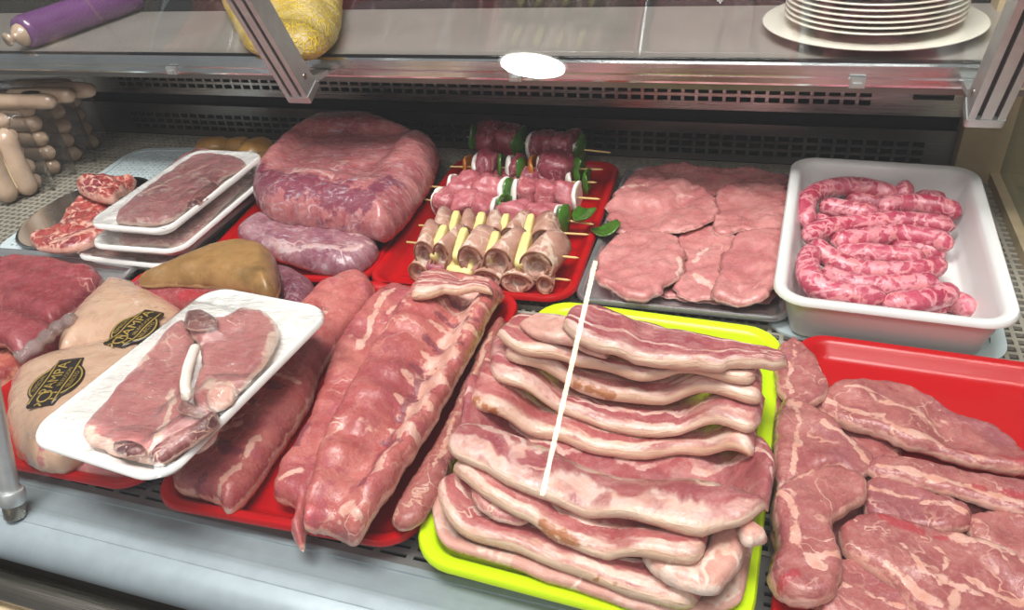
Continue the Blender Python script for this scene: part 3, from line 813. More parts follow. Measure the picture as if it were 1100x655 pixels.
cut('rib_rack', 'dark narrow rack of ribs showing under the right side of the front rack', 'ribs', [(533, 345), (543, 352), (528, 395), (510, 440), (490, 495), (470, 540), (452, 566), (428, 572), (426, 545), (465, 480), (495, 420), (515, 375)],   .016, 'rib_dark', RIBS, fat=[([(530, 365), (500, 430), (470, 510)], 3)])
cut('rib_rack', 'left rack of pork ribs, beside the foam tray with the chops', 'ribs',
    [(384, 298), (398, 303), (403, 318), (385, 345), (362, 372), (342, 400), (336, 425), (318, 455), (302, 478), (285, 505), (270, 530), (247, 551), (235, 541), (215, 535), (190, 524), (198, 500), (225, 470), (250, 440), (275, 410), (290, 385), (310, 355), (335, 325), (360, 305)],
    .030, 'rib', RIBS, edge_r=.013, namp=.0032, fat=[([(208, 492), (235, 478), (262, 470)], 5), ([(300, 418), (325, 425)], 4), ([(262, 445), (285, 452)], 4), ([(240, 540), (262, 515), (285, 485)], 5)],
    red=[([(265, 440), (278, 446)], 7), ([(242, 490), (258, 500)], 9), ([(290, 425), (305, 432)], 6), ([(215, 530), (226, 527)], 5), ([(230, 465), (245, 462)], 5)], top=rib_ridges((250, 530), (385, 305), 7, .0012, .045))
cut('rib_rack', 'middle rack of pork ribs, partly under the front rack', 'ribs',
    [(405, 322), (425, 312), (448, 318), (462, 332), (450, 380), (425, 430), (400, 475), (375, 512), (348, 532), (332, 560), (326, 590), (313, 574), (318, 548), (296, 536), (300, 510), (320, 480), (335, 450), (345, 425), (355, 395), (370, 365), (388, 340)],
    .027, 'rib', RIBS, edge_r=.012, namp=.003, fat=[([(425, 322), (405, 350), (392, 385)], 5), ([(440, 335), (420, 350)], 4), ([(308, 525), (330, 520)], 5)],
    red=[([(335, 470), (322, 490)], 8)], top=rib_ridges((320, 550), (430, 320), 7, .001, .04))
cut('rib_rack', 'front rack of pork ribs lying on top, its end hanging over the slotted strip', 'ribs',
    [(478, 314), (500, 309), (530, 316), (542, 326), (538, 345), (525, 375), (508, 410), (490, 445), (466, 490), (442, 530), (425, 560), (402, 588), (386, 597), (360, 590), (336, 590), (335, 570), (345, 540), (350, 510), (365, 480), (385, 440), (405, 405), (425, 370), (440, 345), (458, 325)],
    .024, 'rib', RIBS, edge_r=.012, namp=.0028, fat=[([(515, 325), (500, 370), (472, 425), (445, 480)], 20), ([(440, 490), (415, 545)], 8), ([(478, 352), (525, 362)], 6), ([(470, 378), (512, 388)], 6), ([(460, 404), (498, 416)], 6), ([(446, 432), (484, 446)], 6), ([(436, 458), (468, 472)], 6), ([(425, 486), (454, 502)], 5), ([(470, 328), (530, 334)], 7), ([(380, 575), (395, 592)], 6)],
    red=[([(488, 344), (508, 349)], 6), ([(478, 366), (494, 371)], 6), ([(506, 374), (516, 378)], 5), ([(464, 391), (484, 398)], 6), ([(494, 402), (502, 406)], 5), ([(452, 418), (472, 427)], 7), ([(442, 445), (460, 454)], 6), ([(430, 474), (448, 482)], 6), ([(458, 425), (425, 500), (400, 560)], 4), ([(420, 500), (440, 512)], 5)], top=rib_ridges((380, 580), (505, 320), 9, .0018, .05))
ribbon('pork_slice', [(441, 322), (470, 326), (500, 323), (530, 321)], [(452, 298), (475, 297), (505, 302), (528, 308)], .010, M['belly'], n=50, ext=0, label='short pork slice with a cream rind lying across the top of the front rib rack', cat='meat')

# ================================================================== PORK NECK STEAKS
STK = 'pork neck steaks on the front right red tray'
def steak(label, px, th=.014, mat='steak', **k):
    k['edge_r'] = .0055; th = th * .8
    k.setdefault('namp', .0026); k.setdefault('nscale', 55); k.setdefault('wob', .0028)
    return cut('pork_steak', label, 'steak', px, th, mat, STK, **k)
steak('pork steak almost buried under the left steaks, its edges showing in the gaps', [(834, 405), (880, 425), (960, 468), (975, 560), (960, 640), (840, 650), (832, 520)], .010)
steak('pork steak at the far left corner of the red tray, touching the yellow rim', [(836, 374), (850, 366), (862, 371), (876, 385), (884, 405), (891, 421), (880, 437), (860, 442), (845, 440), (836, 432), (832, 410)], fat=[([(848, 395), (845, 430)], 2.88), ([(878, 392), (888, 420)], 2.88), ([(855, 372), (850, 392)], 2.88)])
steak('pork steak filling the bottom right corner of the picture beneath the others', [(940, 520), (1000, 520), (1110, 540), (1150, 600), (1130, 700), (1000, 720), (950, 660), (930, 590)], .012)
steak('flat pale steak at the right edge, between the big rear steak and the front one', [(1035, 562), (1060, 553), (1110, 560), (1140, 590), (1130, 625), (1085, 605), (1045, 590)], .013)
steak('thin front steak lying at the bottom edge, under the marbled front steak', [(880, 615), (915, 605), (945, 625), (990, 660), (1010, 700), (930, 710), (875, 690)], .012, fat=[([(905, 640), (960, 655)], 2.88)])
steak('left middle steak split by a white seam, against the yellow tray', [(838, 440), (852, 436), (872, 444), (892, 455), (908, 470), (938, 486), (938, 506), (920, 516), (900, 509), (880, 514), (850, 527), (834, 532), (830, 500), (832, 470)], fat=[([(852, 448), (856, 480), (850, 515)], 3.24), ([(880, 462), (915, 482), (930, 500)], 4.32), ([(845, 442), (858, 446)], 5.76)])
steak('lighter steak with a bone edge in the middle of the red tray', [(925, 525), (945, 517), (990, 530), (1030, 545), (1040, 570), (1015, 575), (970, 572), (932, 560)], .013, fat=[([(930, 530), (985, 545), (1030, 560)], 3.6)])
steak('long dark steak tucked under the big rear steak, its right end bloody', [(928, 500), (960, 498), (1000, 503), (1050, 513), (1112, 525), (1135, 560), (1090, 558), (1050, 548), (1010, 538), (970, 527), (935, 520)], fat=[([(940, 512), (1000, 525), (1060, 543), (1090, 550)], 5.04), ([(960, 500), (1000, 512)], 2.16)], red=[([(1075, 540), (1100, 545)], 6.48), ([(1040, 533), (1055, 538)], 4.32)])
steak('largest rear steak with a red bone end, alone against the bare red tray', [(870, 442), (885, 430), (920, 418), (945, 412), (970, 415), (1000, 430), (1030, 450), (1060, 457), (1085, 470), (1102, 490), (1125, 515), (1090, 518), (1060, 514), (1030, 506), (990, 496), (965, 491), (940, 480), (905, 470), (882, 457)], .017,
      fat=[([(873, 443), (900, 452), (925, 462)], 4.32), ([(930, 440), (955, 452), (985, 462), (1010, 478)], 3.6), ([(955, 478), (1000, 490), (1050, 505)], 5.04), ([(905, 432), (935, 436), (955, 452)], 2.88)], red=[([(1078, 505), (1095, 512)], 9.36), ([(1015, 494), (1050, 502)], 4.32)])
steak('thick bent steak curving down the left side of the red tray', [(834, 532), (860, 516), (890, 507), (916, 514), (930, 526), (926, 546), (906, 560), (896, 572), (902, 600), (902, 632), (886, 652), (860, 658), (835, 645), (824, 625), (832, 585), (826, 552)], .02, edge_r=.011,
      fat=[([(836, 535), (850, 575), (858, 610), (880, 625)], 3.6), ([(866, 612), (895, 612)], 4.32), ([(838, 532), (870, 515)], 2.88), ([(876, 552), (884, 562)], 1.44)], red=[([(836, 640), (848, 632)], 6.48), ([(828, 605), (834, 612)], 2.88)])
steak('front marbled steak with a red bone, lying across the lower right corner', [(900, 572), (922, 560), (955, 564), (1000, 572), (1040, 584), (1100, 608), (1135, 640), (1120, 700), (1060, 690), (1000, 675), (962, 642), (930, 616), (903, 596)], .018, edge_r=.009,
      fat=[([(952, 622), (975, 640), (1000, 658)], 6.48), ([(1025, 590), (1070, 600), (1105, 618)], 5.76), ([(965, 600), (990, 625), (1020, 640), (1050, 645)], 2.52), ([(1030, 630), (1070, 650), (1110, 655)], 2.88), ([(985, 590), (1010, 610), (1000, 640)], 2.16), ([(1070, 612), (1100, 640)], 2.16), ([(1020, 640), (1020, 670)], 4.32)], red=[([(952, 574), (985, 582)], 6.48), ([(1000, 588), (1008, 590)], 2.88)])

# ================================================================== PORK BELLY STRIPS (front to back, each overlaps the one before it)
BELLY = 'pork belly strips on the yellow tray'
def strip(label, near, far, th=.0095, mat='belly', **k):
    k.setdefault('ext', .011); k.setdefault('hold', True)
    return ribbon('belly_strip', near, far, th, M[mat], label=label, cat='pork belly', group=BELLY, **k)
strip('lowest pork belly strip, its pale edge showing along the front yellow rim', [(464, 552), (478, 588), (520, 603), (600, 628), (680, 654), (740, 667), (790, 655), (800, 640)], [(478, 535), (500, 560), (560, 575), (640, 597), (720, 612), (780, 612), (806, 606)], .008, 'belly_fat')
strip('frontmost pork belly strip with a thick white rind that curves up at its left end', [(476, 517), (474, 535), (482, 560), (505, 578), (560, 594), (620, 618), (680, 640), (742, 656)], [(502, 512), (520, 530), (550, 548), (600, 572), (650, 590), (700, 600), (745, 602), (770, 617)], .012, skin_h=1, marks=[([(640, 622), (660, 628)], 4)])
cut('belly_piece', 'small lean belly piece with a bright red bone spot, front left of the yellow tray', 'pork belly', [(508, 520), (525, 520), (545, 530), (565, 548), (572, 560), (555, 568), (530, 562), (512, 548)], .009, 'belly_bone', None, edge_r=.006, red=[([(524, 532), (540, 538)], 5)], namp=.002)
cut('belly_strip', 'pale fatty end of belly curling round at the front right of the yellow tray', 'pork belly', [(690, 598), (725, 607), (752, 598), (762, 575), (772, 562), (795, 568), (802, 590), (792, 615), (768, 640), (730, 634), (700, 618)], .013, 'belly_fat', BELLY, edge_r=.008, red=[([(728, 596), (750, 592)], 6)])
strip('belly strip with an orange burnt spot on its rind, second from the front', [(484, 506), (505, 527), (545, 553), (600, 580), (650, 598), (700, 607), (742, 607), (755, 600)], [(500, 495), (540, 513), (600, 538), (660, 554), (715, 562), (755, 570), (762, 578)], .0105, marks=[([(583, 568), (592, 572), (602, 577), (610, 582)], 9)])
cut('belly_strip', 'small folded pale belly end against the right rim of the yellow tray', 'pork belly', [(792, 572), (805, 568), (820, 578), (822, 588), (805, 596), (795, 592)], .010, 'belly_fat', BELLY, edge_r=.006)
strip('widest pork belly strip with a dark lean lobe at its right end', [(478, 488), (495, 500), (540, 520), (600, 545), (650, 558), (700, 567), (740, 577), (790, 575), (824, 556)], [(507, 440), (530, 448), (560, 455), (600, 464), (640, 478), (690, 486), (750, 482), (800, 494), (828, 535)], .011, 'belly_lean')
strip('belly strip with a wavy tan rind and a yellow singed left tip', [(503, 432), (520, 446), (560, 462), (600, 472), (640, 487), (690, 493), (740, 486), (790, 492), (808, 500)], [(522, 406), (545, 414), (600, 433), (650, 452), (700, 461), (750, 458), (813, 462)], .0115, marks=[([(512, 430), (520, 437), (530, 442)], 6)])
strip('belly strip in the middle of the stack with a frayed white right end', [(527, 405), (545, 420), (600, 440), (650, 459), (700, 468), (750, 464), (800, 470), (816, 462)], [(530, 388), (545, 383), (580, 397), (620, 413), (660, 423), (720, 427), (770, 424), (820, 442)], .010, 'belly_lean')
strip('belly strip with brown stains along its smooth tan rind', [(543, 388), (580, 403), (620, 420), (660, 430), (720, 434), (770, 430), (818, 437)], [(545, 370), (560, 379), (600, 387), (650, 395), (690, 405), (740, 400), (817, 412)], .012, marks=[([(622, 412), (634, 416), (648, 420), (655, 425)], 7)])
strip('belly strip with a pointed pale left tip sticking out over the rim', [(532, 368), (560, 386), (600, 394), (650, 402), (690, 413), (740, 407), (800, 413), (812, 408)], [(545, 355), (575, 357), (615, 370), (650, 380), (690, 390), (740, 396), (812, 397)], .010)
strip('short pale belly strip peeping out beneath the left end of the rear strip', [(557, 350), (575, 363), (605, 372), (630, 380), (650, 386)], [(565, 343), (590, 346), (620, 352), (640, 362), (655, 370)], .009, 'belly_fat')
strip('rear pork belly strip, the widest lean face, its right end over the yellow rim', [(603, 352), (622, 372), (645, 384), (680, 394), (720, 400), (780, 403), (830, 401), (846, 396)], [(610, 343), (640, 337), (690, 340), (740, 354), (800, 369), (835, 373), (849, 378)], .012, 'belly_lean', ext=.001)

# ================================================================== ESCALOPES
ESC = 'pink escalopes on the steel tray'
def esc(label, px, th=.0055, **k):
    k.setdefault('edge_r', .0045); k.setdefault('namp', .0028); k.setdefault('nscale', 50); k.setdefault('wob', .004); k.setdefault('wob2', 1.2)
    return cut('escalope', label, 'meat', px, th, 'escalope', ESC, **k)
esc('bottom escalope spread flat beneath the others, showing in the gaps between them', [(684, 196), (750, 193), (832, 198), (838, 316), (796, 328), (702, 320), (656, 308), (656, 262)], .006)
esc('rear escalope along the back edge of the steel tray', [(688, 186), (720, 181), (760, 184), (800, 186), (843, 192), (842, 212), (800, 210), (750, 212), (705, 210), (686, 198)])
esc('small rear left escalope at the back left corner of the steel tray', [(672, 196), (690, 184), (712, 190), (715, 206), (690, 212), (670, 207)])
esc('centre escalope with a pale membrane, sunk between its neighbours', [(735, 245), (765, 248), (795, 262), (790, 290), (780, 312), (762, 326), (738, 326), (722, 308), (720, 275)], fat=[([(742, 300), (770, 316)], 7), ([(745, 285), (760, 270)], 4)])
esc('right rear escalope beside the white tub', [(765, 215), (800, 205), (844, 208), (846, 245), (832, 268), (800, 258), (775, 260), (758, 240)])
esc('left escalope in the second row of the steel tray', [(664, 212), (690, 203), (735, 204), (765, 218), (768, 243), (742, 258), (700, 258), (662, 252), (652, 232)], fat=[([(668, 214), (700, 208)], 3)])
esc('front right escalope reaching the front rim of the steel tray', [(776, 282), (800, 264), (846, 262), (848, 300), (840, 318), (818, 336), (790, 334), (765, 327), (772, 305)], .009, fat=[([(825, 332), (842, 318)], 6)])
esc('front left escalope with a white fatty right edge', [(645, 275), (662, 258), (700, 254), (728, 262), (738, 285), (733, 302), (712, 314), (690, 327), (665, 321), (646, 311), (640, 290)], .010, fat=[([(728, 285), (732, 302), (712, 318)], 5)])


# ================================================================== WRAPPED JOINTS ON THE RED TRAY
cut('wrapped_joint', 'small joint wrapped in cloudy cling film, in front of the big one', 'meat', [(256, 250), (280, 235), (320, 230), (360, 235), (390, 247), (406, 262), (405, 275), (390, 289), (368, 295), (340, 291), (310, 281), (280, 268), (262, 260)], .034, 'wrap_small', 'cling film wrapped joints', edge_r=.026, namp=.003, fat=[([(330, 278), (380, 283), (400, 272)], 6)])
cut('wrapped_joint', 'big rounded joint wrapped in shiny cling film, standing at the back of a red tray', 'meat', [(274, 190), (298, 162), (333, 138), (365, 131), (410, 135), (450, 149), (470, 160), (466, 185), (450, 210), (430, 236), (410, 249), (385, 244), (350, 239), (310, 233), (285, 226), (273, 210)], .060, 'wrap_big', 'cling film wrapped joints', z=.052, edge_r=.036, bulge=.002, namp=.0025, nscale=30, red=[([(276, 198), (290, 214), (350, 226), (385, 234)], 30), ([(425, 215), (400, 238)], 18)])

# ================================================================== LEFT: DARK BEEF AND VACUUM PACKED JOINTS
BF = 'dark beef cuts at the left edge'
cut('beef_cut', 'dark red flat beef cut at the left edge, just in front of the oval platter', 'meat', [(-45, 288), (0, 281), (40, 280), (80, 286), (108, 294), (106, 310), (90, 326), (70, 342), (58, 352), (30, 348), (0, 338), (-45, 345)], .030, 'beef', BF, edge_r=.02, namp=.003)
cut('beef_cut', 'orange red fatty beef piece at the left edge beside the beige joints', 'meat', [(-45, 360), (0, 352), (25, 360), (42, 376), (32, 396), (12, 414), (-20, 430), (-50, 420)], .03, 'beef_fatty', BF, edge_r=.02)
cut('beef_cut', 'darker beef slab under the flat cut, split from it by a deep crack', 'meat', [(-45, 334), (0, 336), (40, 346), (66, 352), (52, 368), (25, 386), (0, 372), (-45, 380)], .026, 'beef', BF, edge_r=.014)

VAC = 'vacuum packed beige joints'
b3 = cut('packed_joint', 'third beige joint, low at the front of the left red tray', 'meat', [(20, 478), (60, 468), (110, 462), (140, 485), (150, 508), (110, 514), (60, 506), (25, 498)], .016, 'vac_beige', VAC, base=.0082, z=.016, edge_r=.012, red=[([(80, 500), (150, 512)], 14), ([(95, 470), (60, 490)], 4)])
b1 = cut('packed_joint', 'rear beige joint in shiny vacuum film with a half hidden black label', 'meat', [(58, 360), (75, 335), (98, 312), (125, 296), (160, 305), (195, 328), (205, 350), (185, 378), (150, 388), (100, 380), (75, 376), (60, 384)], .046, 'vac_beige', VAC, base=.0084, z=.042, edge_r=.04, bulge=.004, namp=.0016, nscale=30, red=[([(120, 300), (150, 303)], 9)])
b2 = cut('packed_joint', 'front beige joint in vacuum film with a black and gold oval label', 'meat', [(4, 430), (14, 402), (45, 384), (90, 370), (135, 364), (172, 370), (192, 388), (160, 430), (100, 470), (62, 492), (28, 490), (6, 465)], .048, 'vac_beige', VAC, base=.0086, z=.04, edge_r=.04, bulge=.004, namp=.0016, nscale=30, red=[([(20, 405), (50, 388), (95, 372)], 7), ([(15, 420), (35, 400)], 6), ([(40, 490), (90, 465)], 5)])
# twisted film tail of the rear pack
bpy.context.view_layer.update()
TP = np.array([[*un([p], float(surf([p])[0]) + .005)[0], float(surf([p])[0]) + .005] for p in ((78, 342), (62, 352), (45, 366), (30, 378), (20, 384))])
TP = catmull(TP, 26)
mb = MB().tube(TP, .0065 + .0016 * np.sin(np.linspace(0, 26, 26)) * np.linspace(.4, 1, 26), 14)
M['film_tail'] = clear('film_tail', (.9, .88, .88), .12, wrinkle=.8, scale=160, refl=2.2, body=.45, bodycol=srgb('b59c98'))
mb.obj('film_tail', M['film_tail'], b1, label='twisted tail of clear grey film')

def badge(parent, c, axdir, lw, lh, rot_text, full=True):
    """black oval shield with gold lines and lettering following the pack's surface; c, axdir measured in the photo"""
    z0 = float(surf([c])[0])
    o = un([c], z0)[0]; a = un([axdir], float(surf([axdir])[0]))[0] - o; a /= np.linalg.norm(a); b = np.array([-a[1], a[0]])
    E_ = envelope(4)
    def put(u, v, h): p = o + a * u + b * v; return (p[0], p[1], float(h_at(p[0], p[1], E_)) + h)
    # shield outline: oval body plus the straight central band sticking out at both ends
    N = 60; out = []
    for k in range(N):
        t = 2 * math.pi * k / N; u, v = lw * .40 * math.cos(t), lh * math.sin(t)
        if abs(v) < lh * .5 and abs(math.cos(t)) > .5: u = math.copysign(lw * .5, u)
        out.append((u, v))
    rings = [[put(u * s, v * s, .0012) for u, v in out] for s in (1, .85, .7, .55, .4, .25, .1)]
    low = [put(u, v, -.001) for u, v in out]
    mb = MB().loft([low] + rings)
    lab = mb.obj('label', M['label_black'], parent, label='black shield label with gold lettering')
    g = MB()
    def stroke(P, w=.0007):
        P = np.array(P); L = []
        for k in range(len(P)):
            t = P[min(k + 1, len(P) - 1)] - P[max(k - 1, 0)]; t = t / (np.linalg.norm(t) + 1e-9); n = np.array([-t[1], t[0]]) * w
            L.append([put(*(P[k] - n), .0014), put(*(P[k] + n), .0014), put(*(P[k] + n), .0017), put(*(P[k] - n), .0017)])
        g.loft(L)
    for s in (-1, 1):
        stroke([(u, s * lh * .46) for u in np.linspace(-lw * .46, lw * .46, 14)])
        stroke([(lw * .36 * math.cos(t), s * lh * .92 * math.sin(t)) for t in np.linspace(.62, math.pi - .62, 26)])
    # little bull emblem: body, head with horns, legs
    ex = -lw * .33
    stroke([(ex + .010 * math.cos(t) * .7, .0052 * math.sin(t)) for t in np.linspace(0, 2 * math.pi, 16)], .0008)
    stroke([(ex - .011, .004), (ex - .008, .002), (ex - .012, -.002)], .0008); stroke([(ex - .004, -.005), (ex - .004, -.009)], .0007); stroke([(ex + .004, -.005), (ex + .004, -.009)], .0007)
    g.obj('gold_lines', M['label_gold'], parent)
    def text(s, size, u0, v0, arc=None):
        cu = bpy.data.curves.new('t', 'FONT'); cu.body = s; cu.size = size; cu.align_x = 'CENTER'; cu.align_y = 'CENTER'; cu.resolution_u = 3
        to = bpy.data.objects.new('t', cu); COL.objects.link(to); dg = bpy.context.evaluated_depsgraph_get()
        me = bpy.data.meshes.new_from_object(to.evaluated_get(dg)); V = [(v.co.x, v.co.y) for v in me.vertices]; Fs = [list(p.vertices) for p in me.polygons]
        bpy.data.objects.remove(to)
        W = []
        for x, y in V:
            if arc:
                r, s_ = arc; th = -x / r; rr = r + s_ * y; u, v = u0 + s_ * 0 + rr * math.sin(-th) , v0 + (rr * math.cos(th) - r) * 1.0
                W.append(put(u, v, .0018))
            else: W.append(put(u0 + x, v0 + y, .0018))
        mesh_obj('lettering', W, Fs, M['label_gold'], parent, smooth=False)
    text('PAMPA', lh * .62, lw * .07, lh * .1); text('SELECCION', lh * .22, lw * .07, -lh * .28)
    text('ESPECIAL', lh * .24, 0, lh * .66); text('SELECTO', lh * .24, 0, -lh * .66)
badge(b2, (61, 411), (80, 383), .062, .0225, 0)
badge(b1, (146, 356), (163, 338), .055, .0225, 0)

# dark cut with a yellow fat cap, purple cut behind
cut('beef_cut', 'purple film-wrapped beef end to the right of the yellow fat cap', 'meat', [(285, 300), (300, 286), (318, 290), (335, 300), (340, 312), (334, 328), (318, 342), (300, 336), (285, 320)], .036, 'beef_purple', BF, base=.0088, z=.03, edge_r=.028)
d1 = cut('beef_cut', 'dark beef cut under a thick yellow brown fat cap', 'meat', [(138, 312), (158, 297), (210, 292), (255, 296), (296, 305), (298, 328), (272, 346), (222, 348), (190, 328), (152, 320)], .034, 'beef', BF, base=.0165, z=.042, edge_r=.014, namp=.0025, red=[([(200, 322), (260, 332)], 9)])
bpy.context.view_layer.update()
slab('fat_cap', [(147, 299), (165, 290), (200, 276), (230, 264), (265, 260), (290, 267), (297, 284), (299, 309), (284, 319), (264, 311), (222, 303), (180, 301), (160, 302)], .019, M['fat_cap'], d1, z=.060, base=.0455, edge_r=.013, bulge=.005, namp=.001, wob=.0006, top=lambda x, y: 0.05 * (x + .62), label='thick yellow brown fat cap')

# ================================================================== FOAM TRAYS WITH CHOPS
def film_over(parent, rect, R, zr):
    c, w, d, a = rect; E_ = envelope(4); nx, ny = 44, 70
    xs, ys = np.linspace(-w / 2 + .002, w / 2 - .002, nx), np.linspace(-d / 2 + .002, d / 2 - .002, ny)
    V, Fs = [], []
    for j in range(ny):
        for i in range(nx):
            p = R @ Vector((xs[i], ys[j], 0)); e = min(w / 2 - abs(xs[i]), d / 2 - abs(ys[j]))
            z = min(max(zr + .0007, float(h_at(p.x, p.y, E_)) + .0012), zr + (.012 if zr > .08 else .0012) * min(1, e / .02) + .0007) + (noise.fractal(Vector((p.x * 55, p.y * 30, zr * 90)), 1, 2, 3) * .0009 if e > .006 else 0)
            V.append((p.x, p.y, z))
    for j in range(ny - 1):
        for i in range(nx - 1): k = j * nx + i; Fs.append((k, k + 1, k + nx + 1, k + nx))
    bpy.context.view_layer.update()
    mesh_obj('cling_film', V, Fs, M['film'], parent, label='clear stretched film')
def foam(px, z0, zr, label, group):
    rc = rect_from(px, zr); mb, R = tray_mesh(rc, z0, zr, .012, .024, .0045, th=.0035)
    o = mb.obj('foam_tray', M['foam'], label=label, cat='tray', group=group, flat_angle=.9)
    return o, rc, R
def bone(parent, pts, z, r, mat='bone', name='bone'):
    P = np.array([[*un([p], z)[0], z] for p in pts])
    bpy.context.view_layer.update()
    link_sausage(name, P, r, M[mat], parent, n=16, seg=10, stamp_it=False)

FT = 'white foam trays stacked at the back left'
CU = 'cutlets in the stacked foam trays'
o, rc, R = foam([(200, 181), (275, 197), (190, 291), (94, 271)], .0048, .026, 'bottom white foam tray of the back left stack', FT)
cut('cutlet', 'cutlet in the bottom foam tray of the stack', 'meat', [(112, 268), (150, 235), (200, 195), (255, 200), (225, 240), (185, 278), (150, 276)], .011, 'cutlet', CU, z=0.014, base=0.0086, edge_r=.008)
film_over(o, rc, R, .026)
o, rc, R = foam([(210, 165), (284, 178), (204, 274), (115, 259)], .030, .048, 'middle white foam tray of the back left stack', FT)
cut('cutlet', 'cutlet in the middle foam tray of the stack, mostly hidden', 'meat', [(128, 258), (165, 225), (210, 182), (262, 186), (272, 190), (235, 225), (200, 260), (160, 262)], .011, 'cutlet', CU, z=0.04, base=0.0338, edge_r=.008)
film_over(o, rc, R, .048)
o, rc, R = foam([(203, 157), (278, 166), (181, 249), (102, 240)], .0525, .070, 'top white foam tray of the back left stack', FT)
ct = cut('cutlet', 'pale pink cutlet in the top foam tray of the stack', 'meat', [(124, 236), (138, 217), (165, 196), (190, 172), (214, 161), (235, 164), (258, 170), (263, 178), (240, 190), (226, 205), (202, 222), (186, 234), (160, 240)], .011, 'cutlet', CU, z=0.063, base=0.0563, edge_r=.008, fat=[([(150, 212), (185, 195), (225, 180)], 4)])
slab('bone', [(200, 222), (212, 206), (228, 196), (236, 200), (225, 212), (210, 222)], .006, M['marrow'], ct, z=.069, base=.066, edge_r=.005)
film_over(o, rc, R, .070)

o, rc, R = foam([(221, 293), (329, 341), (181, 529), (57, 469)], .066, .086, 'large white foam tray with two chops, lying across the front joints', None)
CH = 'chops in the front foam tray'
c1 = cut('pork_chop', 'left chop in the front foam tray, with a dark bone at its lower right', 'meat', [(88, 465), (118, 426), (150, 390), (184, 352), (202, 345), (208, 372), (198, 410), (204, 432), (232, 444), (230, 470), (196, 490), (165, 497), (120, 486)], .012, 'chop', CH, z=.080, edge_r=.008, fat=[([(92, 466), (120, 484), (165, 494)], 9), ([(150, 395), (180, 355)], 7), ([(188, 420), (180, 455), (170, 480)], 4)])
def chunk(parent, px, th, lab, mat='marrow', z=.092):
    bpy.context.view_layer.update()
    slab('bone', px, th, M[mat], parent, z=z, sink=.002, edge_r=th * .8, namp=.0016, nscale=90, label=lab)
chunk(c1, [(160, 490), (178, 472), (200, 461), (222, 447), (233, 442), (234, 456), (216, 470), (196, 484), (172, 497)], .012, 'dark brown bone end')
chunk(c1, [(118, 472), (140, 468), (155, 476), (152, 486), (130, 486)], .006, 'dark bone patch')
c2 = cut('pork_chop', 'right chop in the front foam tray, beside a long white rib bone', 'meat', [(197, 338), (214, 334), (236, 342), (262, 332), (285, 335), (299, 352), (290, 382), (256, 420), (238, 438), (214, 436), (206, 425), (214, 395), (214, 370), (200, 356)], .012, 'chop', CH, z=.080, edge_r=.008, fat=[([(262, 334), (288, 340), (298, 355), (288, 385)], 7), ([(225, 415), (248, 420)], 10), ([(208, 380), (206, 420)], 5)])
bone(c2, [(211, 370), (203, 392), (199, 412), (202, 430)], .0895, .0042)
chunk(c2, [(196, 346), (200, 333), (215, 331), (230, 337), (232, 347), (218, 352), (205, 352)], .009, 'mottled bone end', 'marrow')
chunk(c2, [(188, 436), (198, 428), (212, 434), (222, 441), (212, 447), (198, 444)], .008, 'dark bone end')
chunk(c2, [(222, 420), (236, 410), (254, 414), (250, 428), (234, 438), (222, 436)], .007, 'white fat lump', 'belly_fat')
film_over(o, rc, R, .086)

# ================================================================== OVAL PLATTER WITH LAMB
pl = empty('oval_platter', (-.872, .690, .0045), 'black oval platter with a steel rim holding raw lamb', 'platter')
MO = Matrix.Translation((-.872, .690, .0046)) @ Matrix.Rotation(math.radians(3), 4, 'Z') @ Matrix.Diagonal((.72, 1, 1, 1))
MB().lathe([(.001, 0), (.075, 0), (.088, .006), (.099, .0105), (.0985, .0125), (.087, .0085), (.074, .003), (.001, .0028)], (0, 0, 0), 64, MO).obj('dish', M['black_rubber'], pl)
MB().lathe([(.0985, .0105), (.102, .0112), (.1035, .0128), (.102, .0138), (.098, .0132)], (0, 0, 0), 64, MO).obj('steel_rim', M['chrome'], pl)
P = np.array([MO @ Vector((r * math.cos(t), r * math.sin(t), .003 if r < .078 else .003 + (r - .078) * .4)) for r in np.linspace(0, .1, 60) for t in np.linspace(0, 2 * math.pi, 220)]); stamp(P, 1)
LB = 'raw lamb pieces on the oval platter'
cut('lamb_piece', 'folded pink lamb piece at the near end of the oval platter', 'meat', [(38, 268), (36, 258), (60, 245), (74, 226), (95, 212), (112, 214), (122, 230), (110, 248), (85, 262), (55, 272)], .016, 'lamb', LB, namp=.005, nscale=70, edge_r=.01)
cut('lamb_piece', 'red lamb chunk with fat tips at the far end of the oval platter', 'meat', [(88, 214), (95, 200), (108, 203), (130, 195), (148, 196), (138, 212), (126, 226), (105, 224)], .022, 'lamb', LB, namp=.005, nscale=80, edge_r=.012, fat=[([(92, 205), (98, 215)], 6), ([(135, 198), (146, 198)], 6)])
cut('lamb_piece', 'long lamb rib strip along the near rim of the oval platter', 'meat', [(40, 270), (70, 262), (104, 250), (126, 238), (132, 244), (102, 266), (68, 275)], .014, 'lamb', LB, namp=.003, edge_r=.008, fat=[([(60, 270), (110, 256)], 5)])

